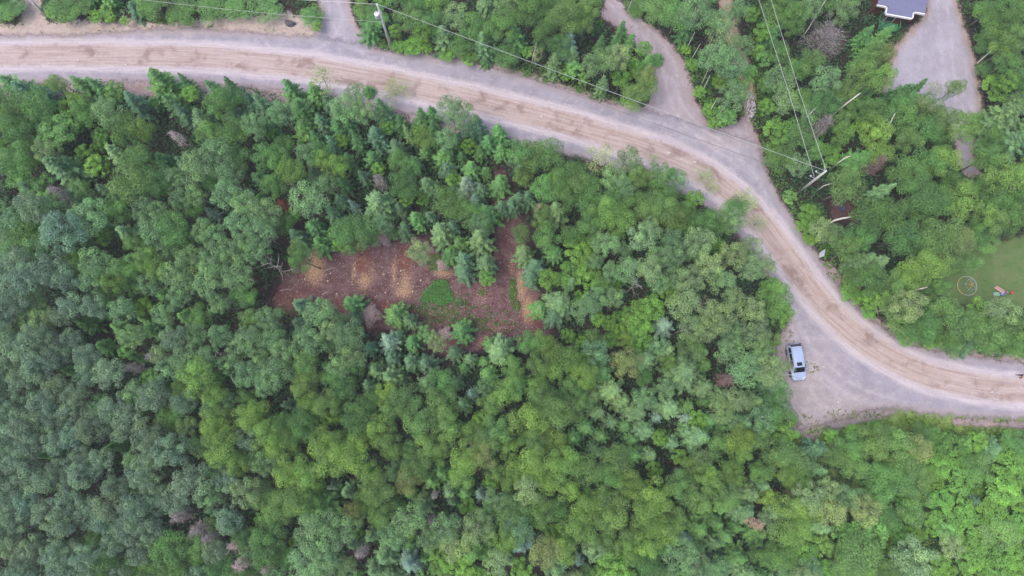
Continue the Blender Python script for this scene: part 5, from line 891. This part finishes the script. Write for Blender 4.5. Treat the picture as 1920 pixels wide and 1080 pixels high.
MB().box((-2.24, 0, .5), (.12, 1.3, .2), 0, .03).build('rear_bumper', CARP, car)
MB().tube([(.48, -.1, 1.5), (.9, .3, 1.29)], .015, 4).build('wiper', TRIM, car)

# ---------------------------------------------------------------- house
RZ = 3.0
rp = [at(x, y, RZ) for x, y in [(1644, 9), (1664, 13), (1661, 26), (1709, 34.5), (1711, 22), (1733, 26)]]
ux = (rp[3] - rp[2]).normalized(); uy = Vector((-ux.y, ux.x, 0)); house = empty('house', (rp[2].x, rp[2].y, 0)); O = house.location.copy()
tag(house, 'dark red-brown house with lavender-grey roof and white eaves at the top right', 'house')
def L2(v): return Vector((v.x - O.x, v.y - O.y, v.z))
loc = [L2(p) for p in rp]; back = 9.0
outline = [(p.x, p.y) for p in loc] + [((loc[5] + uy * back).x, (loc[5] + uy * back).y), ((loc[0] + uy * back).x, (loc[0] + uy * back).y)]
slope = lambda x, y: RZ + max(0, (x * uy.x + y * uy.y)) * .16
ROOF = NT('roof_shingles'); ROOF.rough(.8, .2); po = ROOF.n('ShaderNodeTexCoord').outputs['Object']; ff = ROOF.noise(po, 3, 4, .7); ROOF.col(ROOF.mix(ff, srgb(108, 109, 140), srgb(126, 127, 156))); ROOF.bump(ff, .4, .02)
MB().prism(outline, slope, lambda x, y: slope(x, y) + .09).build('roof', ROOF.m, house)
for k in range(1, 12):                                               # raised shingle courses
    a = loc[2] + uy * (.55 * k); b = loc[3] + uy * (.55 * k)
    if k > 1: a = loc[0] + ux * .05 + uy * (.55 * k); b = loc[5] - ux * .05 + uy * (.55 * k)
    za = slope(a.x, a.y); zb = slope(b.x, b.y)
    MB().tube([(a.x, a.y, za + .095), (b.x, b.y, zb + .095)], .012, 4).build('shingle_course', ROOF.m, house)
for a, b in zip(loc[:-1], loc[1:]):
    d = (b - a).normalized(); nrm = Vector((d.y, -d.x, 0)); q = [a - d * .02 + nrm * .01, b + d * .02 + nrm * .01, b + d * .02 + nrm * .17, a - d * .02 + nrm * .17]
    MB().prism([(v.x, v.y) for v in q], RZ - .14, RZ + .15).build('fascia', WHITE, house)
WALL = NT('red_brown_siding'); WALL.rough(.8, .2); po = WALL.n('ShaderNodeTexCoord').outputs['Object']; WALL.col(WALL.mix(WALL.noise(po, 5, 4), srgb(88, 54, 54), srgb(106, 66, 62)))
ins = .38; wl = [loc[0] + uy * ins + ux * ins, loc[1] + uy * ins + ux * ins, loc[2] + uy * ins + ux * ins, loc[3] + uy * ins - ux * ins, loc[4] + uy * ins - ux * ins, loc[5] + uy * ins - ux * ins, loc[5] + uy * (back - ins) - ux * ins, loc[0] + uy * (back - ins) + ux * ins]
for a, b in zip(wl, wl[1:] + wl[:1]):
    d = (b - a); Ln = d.length; c_ = (a + b) / 2
    if Ln < .2: continue
    ang = math.atan2(d.y, d.x); MB().box((c_.x, c_.y, RZ / 2 - .03), (Ln + .1, .16, RZ - .06), ang).build('wall', WALL.m, house)
    nn = Vector((d.y, -d.x, 0)).normalized()
    for k in range(1, 12): MB().box((c_.x + nn.x * .085, c_.y + nn.y * .085, k * .235), (Ln + .14, .025, .03), ang).build('siding_lap', WALL.m, house)
a, b = wl[2], wl[3]; d = (b - a).normalized(); nn = Vector((d.y, -d.x, 0)); cw = a.lerp(b, .3) + nn * .10
wf = MB().box((cw.x, cw.y, 1.7), (1.1, .06, 1.1), math.atan2(d.y, d.x)).build('window', WHITE, house); MB().box((cw.x + nn.x * .035, cw.y + nn.y * .035, 1.7), (.95, .02, .95), math.atan2(d.y, d.x)).build('pane', GLASS, wf)
# green deck
GREENP = plain('green_deck_paint', srgb(66, 132, 96), .6, var=.15, scale=4)
dk = at(1666, 43, .9); deck = empty('deck', (dk.x, dk.y, 0), math.atan2(ux.y, ux.x)); tag(deck, 'small green painted deck with steps against the house front', 'deck')
for k in range(14): MB().box((0, -1.0 + .15 * k, .9 + .003 * (k % 2)), (2.5, .135, .04)).build('deck_board', GREENP, deck)
for sx in (-1.15, 1.15):
    for sy in (-.95, .95): MB().box((sx, sy, .9), (.1, .1, 1.75)).build('post', GREENP, deck)
for sx in (-1.15, 1.15): MB().box((sx, 0, 1.78), (.09, 1.95, .05)).build('handrail', GREENP, deck)
for k in range(3): MB().box((-.4, -1.2 - .26 * k, .72 - .22 * k), (1.0, .27, .05)).build('step', GREENP, deck)
MB().box((0, -.99, .72), (2.5, .06, .3)).build('skirt', GREENP, deck)

# ---------------------------------------------------------------- sign by the road
SIGNM = NT('sign_print'); SIGNM.rough(.5, .3); po = SIGNM.n('ShaderNodeTexCoord').outputs['Generated']
SIGNM.col(SIGNM.mix(SIGNM.math('MULTIPLY', SIGNM.step(SIGNM.noise(po, 5, 2), .52, .56), .5), srgb(228, 230, 236), srgb(176, 190, 220)))
q = [at(1535, 483.4, .35), at(1545.6, 480, .35), at(1547.7, 467, 1.25), at(1537, 474, 1.25)]; so = at(1541, 476, 0); sg = empty('sign', so); tag(sg, 'small white board sign tilted back on two stakes at the road bank', 'sign')
q = [v - so for v in q]; nn = (q[1] - q[0]).cross(q[3] - q[0]).normalized(); nn = nn if nn.z > 0 else -nn
MB().add(q + [v - nn * .03 for v in q], [(0, 1, 2, 3), (7, 6, 5, 4), (0, 4, 5, 1), (1, 5, 6, 2), (2, 6, 7, 3), (3, 7, 4, 0)]).build('board', SIGNM.m, sg)
for f in (.15, .85):
    a = q[0].lerp(q[1], f); b = q[3].lerp(q[2], f); e = b - nn * .06; MB().tube([a - nn * .06 - Vector((0, 0, a.z + .1)), a - nn * .06, e], .025, 5).build('stake', BARK_DARK, sg)

# ---------------------------------------------------------------- climbing dome, toys, discs
YEL = plain('yellow_orange_tube', srgb(196, 170, 122), .5); BLU = plain('pale_blue_tube', srgb(128, 150, 178), .5); WHT = plain('white_tube', srgb(172, 178, 174), .5); NET = plain('blue_net', srgb(70, 92, 118), .8)
dc = at(1813, 536); dome = empty('climbing_dome', (dc.x, dc.y, 0)); tag(dome, 'round climbing dome with white ring and yellow spokes on the lawn', 'climbing frame')
R0 = 1.2; ring = [(R0 * math.cos(2 * PI * k / 20), R0 * math.sin(2 * PI * k / 20), .05) for k in range(21)]
for part, seg, mt in (('ring_segment', ring[:8], WHT), ('ring_segment', ring[7:15], YEL), ('ring_segment', ring[14:], WHT)): MB().tube(seg, .042, 6).build(part, mt, dome)
hub = Vector((0, 0, 1.05)); MB().lathe((0, 0, 1.0), [(.08, 0), (.1, .06), (.05, .12)], 8).build('hub', YEL, dome)
for k in range(5):
    a = 2 * PI * k / 5 + .5; mid = Vector((R0 * .62 * math.cos(a), R0 * .62 * math.sin(a), .78)); end = Vector((R0 * math.cos(a), R0 * math.sin(a), .05))
    MB().tube([hub, mid], .026, 6).build('upper_spoke', YEL, dome); MB().tube([mid, end], .026, 6).build('lower_spoke', BLU, dome)
    a2 = 2 * PI * (k + 1) / 5 + .5; mid2 = Vector((R0 * .62 * math.cos(a2), R0 * .62 * math.sin(a2), .78)); MB().tube([mid, mid2], .022, 5).build('brace', BLU, dome)
PINK = plain('pink_plastic', srgb(206, 150, 160), .5); PURP = plain('purple_plastic', srgb(150, 62, 132), .5); BLP = plain('blue_plastic', srgb(92, 122, 200), .45); GRP = plain('green_plastic', srgb(140, 180, 160), .5); RDP = plain('red_plastic', srgb(190, 88, 66), .5); CRM = plain('cream_plastic', srgb(226, 214, 190), .5)
def toy(px, py, name, label, rz=0): w = at(px, py); e = empty(name, (w.x, w.y, 0), rz); tag(e, label, 'toy', 'garden toys on the lawn'); return e
t = toy(1871, 545, 'toy_slide', 'little cream and pink slide at the back of the toys', 2.2)
MB().add([(-.35, -.18, .62), (-.35, .18, .62), (.55, .18, .06), (.55, -.18, .06), (-.35, -.18, .56), (-.35, .18, .56), (.55, .18, 0), (.55, -.18, 0)], [(0, 3, 2, 1), (4, 5, 6, 7), (0, 1, 5, 4), (2, 3, 7, 6), (0, 4, 7, 3), (1, 2, 6, 5)]).build('chute', PINK, t)
for s in (-1, 1): MB().tube([(-.45, s * .2, 0), (-.38, s * .2, .75), (.56, s * .2, .12)], .03, 5).build('side_rail', CRM, t)
for k in range(3): MB().box((-.5 + .03 * k, 0, .16 + .17 * k), (.08, .34, .03)).build('rung', CRM, t)
t = toy(1866, 552, 'toy_chest', 'pale green box with a slatted lid left of the blue tub'); MB().box((0, 0, .16), (.75, .42, .3), 0, .03).build('box', GRP, t)
for k in range(5): MB().box((-.28 + .14 * k, 0, .33), (.11, .44, .03)).build('lid_slat', GRP, t)
t = toy(1877, 550, 'toy_tub', 'round blue tub in the middle of the toys'); MB().lathe((0, 0, 0), [(.24, 0), (.3, .3), (.33, .31), (.33, .34), (.27, .33), (.24, .1)], 16).build('tub', BLP, t); MB().lathe((0, 0, .1), [(.22, 0), (.22, .02)], 12).build('water', WHT, t)
t = toy(1882, 549, 'toy_chair', 'purple and pink toddler chair right of the blue tub'); MB().box((0, 0, .24), (.28, .3, .06), 0, .01).build('seat', PURP, t); MB().box((.13, 0, .42), (.05, .3, .34), 0, .01).build('backrest', PINK, t)
for sx in (-.11, .11):
    for sy in (-.12, .12): MB().box((sx, sy, .11), (.04, .04, .21)).build('leg', PURP, t)
t = toy(1896, 549, 'toy_wagon', 'small red wagon, rightmost of the toys', .3); MB().box((0, 0, .2), (.45, .28, .12), 0, .02).build('bed', RDP, t); MB().tube([(.22, 0, .2), (.5, 0, .42)], .015, 5).build('handle', TRIM, t)
for sx in (-.15, .15):
    for sy in (-.15, .15): MB().tube([(sx, sy - .02, .08), (sx, sy + .02, .08)], .08, 10).build('wheel', RUB, t)
for px, py, col_, lab in ((1580, 378, srgb(60, 84, 78), 'green round disc, topmost of three on reddish soil'), (1567, 384, srgb(92, 66, 74), 'maroon round disc, left of three on reddish soil'), (1579, 391, srgb(70, 74, 94), 'slate blue round disc, lowest of three on reddish soil')):
    w = at(px, py, .1); m_ = plain('disc_paint', col_, .6, var=.1, scale=3); o = MB().lathe((0, 0, 0), [(.26, 0), (.38, .05), (.41, .09), (.37, .09), (.26, .04)], 20).build('saucer_disc', m_); o.location = w; tag(o, lab, 'disc', 'three round saucer discs')

# ---------------------------------------------------------------- person at the right edge
w = at(1909, 706); per = empty('person', (w.x, w.y, .03), 1.2); tag(per, 'person in pale pink top and dark trousers on the road at the right edge', 'person')
SKIN = plain('skin', srgb(214, 168, 146), .6); PTOP = plain('pale_pink_cloth', srgb(246, 212, 226), .8, var=.1); PTR = plain('dark_cloth', srgb(56, 52, 66), .85, var=.2); HAIR = plain('brown_hair', srgb(78, 58, 48), .7)
def skin_mesh(name, verts, edges, radii, mat, parent, sub=2, root=0):
    me = bpy.data.meshes.new(name); me.from_pydata(verts, edges, []); me.materials.append(mat); o = link(name, me, parent); o.modifiers.new('skin', 'SKIN')
    for v, r_ in zip(me.skin_vertices[0].data, radii): v.radius = (r_, r_) if not isinstance(r_, tuple) else r_
    me.skin_vertices[0].data[root].use_root = True
    s_ = o.modifiers.new('sub', 'SUBSURF'); s_.levels = sub; s_.render_levels = sub
    return o
# front is +y
V = [(0, 0, .92), (0, .01, 1.1), (0, .02, 1.32), (0, .02, 1.44), (0, .03, 1.54), (0, .04, 1.64),            # 0-5 pelvis..head
     (.17, .0, 1.38), (.23, -.06, 1.12), (.24, .04, .9), (.24, .08, .82), (-.17, .02, 1.38), (-.22, .12, 1.14), (-.2, .3, .98), (-.2, .37, .95),
     (.1, .0, .86), (.1, .18, .5), (.1, .2, .09), (.1, .32, .04), (-.1, 0, .86), (-.1, -.08, .48), (-.1, -.3, .14), (-.1, -.2, .04)]
E = [(0, 1), (1, 2), (2, 3), (3, 4), (4, 5), (2, 6), (6, 7), (7, 8), (8, 9), (2, 10), (10, 11), (11, 12), (12, 13), (0, 14), (14, 15), (15, 16), (16, 17), (0, 18), (18, 19), (19, 20), (20, 21)]
R_ = [.13, .12, .14, .055, .085, .09, .06, .043, .032, .03, .06, .043, .032, .03, .09, .06, .042, .04, .09, .06, .042, .04]
skin_mesh('body', V, E, R_, SKIN, per)
skin_mesh('top', [(0, 0, .93), (0, .01, 1.1), (0, .02, 1.34), (.17, 0, 1.39), (.225, -.045, 1.18), (-.17, .02, 1.39), (-.215, .1, 1.19)], [(0, 1), (1, 2), (2, 3), (3, 4), (2, 5), (5, 6)], [.155, .145, .16, .075, .062, .075, .062], PTOP, per)
skin_mesh('trousers', [(0, 0, .92), (.1, 0, .84), (.1, .18, .5), (.1, .2, .13), (-.1, 0, .84), (-.1, -.08, .48), (-.1, -.29, .18)], [(0, 1), (1, 2), (2, 3), (0, 4), (4, 5), (5, 6)], [.15, .11, .078, .06, .11, .078, .06], PTR, per)
skin_mesh('hair', [(0, .02, 1.72), (0, -.02, 1.66), (0, -.06, 1.56)], [(0, 1), (1, 2)], [.085, .1, .06], HAIR, per)
MB().tube([(0, .13, 1.64), (0, .165, 1.615)], [.014, .02], 5).build('nose', SKIN, per)
for s in (-1, 1): MB().lathe((s * .035, .125, 1.655), [(.004, 0), (.012, .008), (.004, .016)], 6).build('eye', HAIR, per); 
for hx, hy, hz in ((.24, .08, .82), (-.2, .37, .95)):
    for k in range(4): MB().tube([(hx + (k - 1.5) * .018, hy + .01, hz - .01), (hx + (k - 1.5) * .02, hy + .035, hz - .05), (hx + (k - 1.5) * .02, hy + .03, hz - .085 + .008 * abs(k - 1.5))], [.009, .008, .006], 5).build('finger', SKIN, per)
    MB().tube([(hx - .025, hy + .01, hz), (hx - .05, hy + .035, hz - .03), (hx - .045, hy + .045, hz - .055)], [.011, .01, .007], 5).build('thumb', SKIN, per)
for x, y, z, p in ((.1, .26, .04, 0), (-.1, -.24, .05, 0)): MB().box((x, y, z), (.1, .27, .08), 0, .025).build('shoe', TRIM, per)
# thin summer haze between the drone and the ground
hm = bpy.data.materials.new('thin_haze'); hm.use_nodes = True; ht = hm.node_tree; ht.nodes.remove(ht.nodes['Principled BSDF'])
pv = ht.nodes.new('ShaderNodeVolumePrincipled'); pv.inputs['Density'].default_value = .00042; pv.inputs['Color'].default_value = (.88, .89, .94, 1); ht.links.new(pv.outputs[0], ht.nodes['Material Output'].inputs['Volume'])
tag(MB().box((0, 10, 45), (3600, 3600, 92)).build('haze', hm), kind='stuff')
SC.cycles.volume_bounces = 0
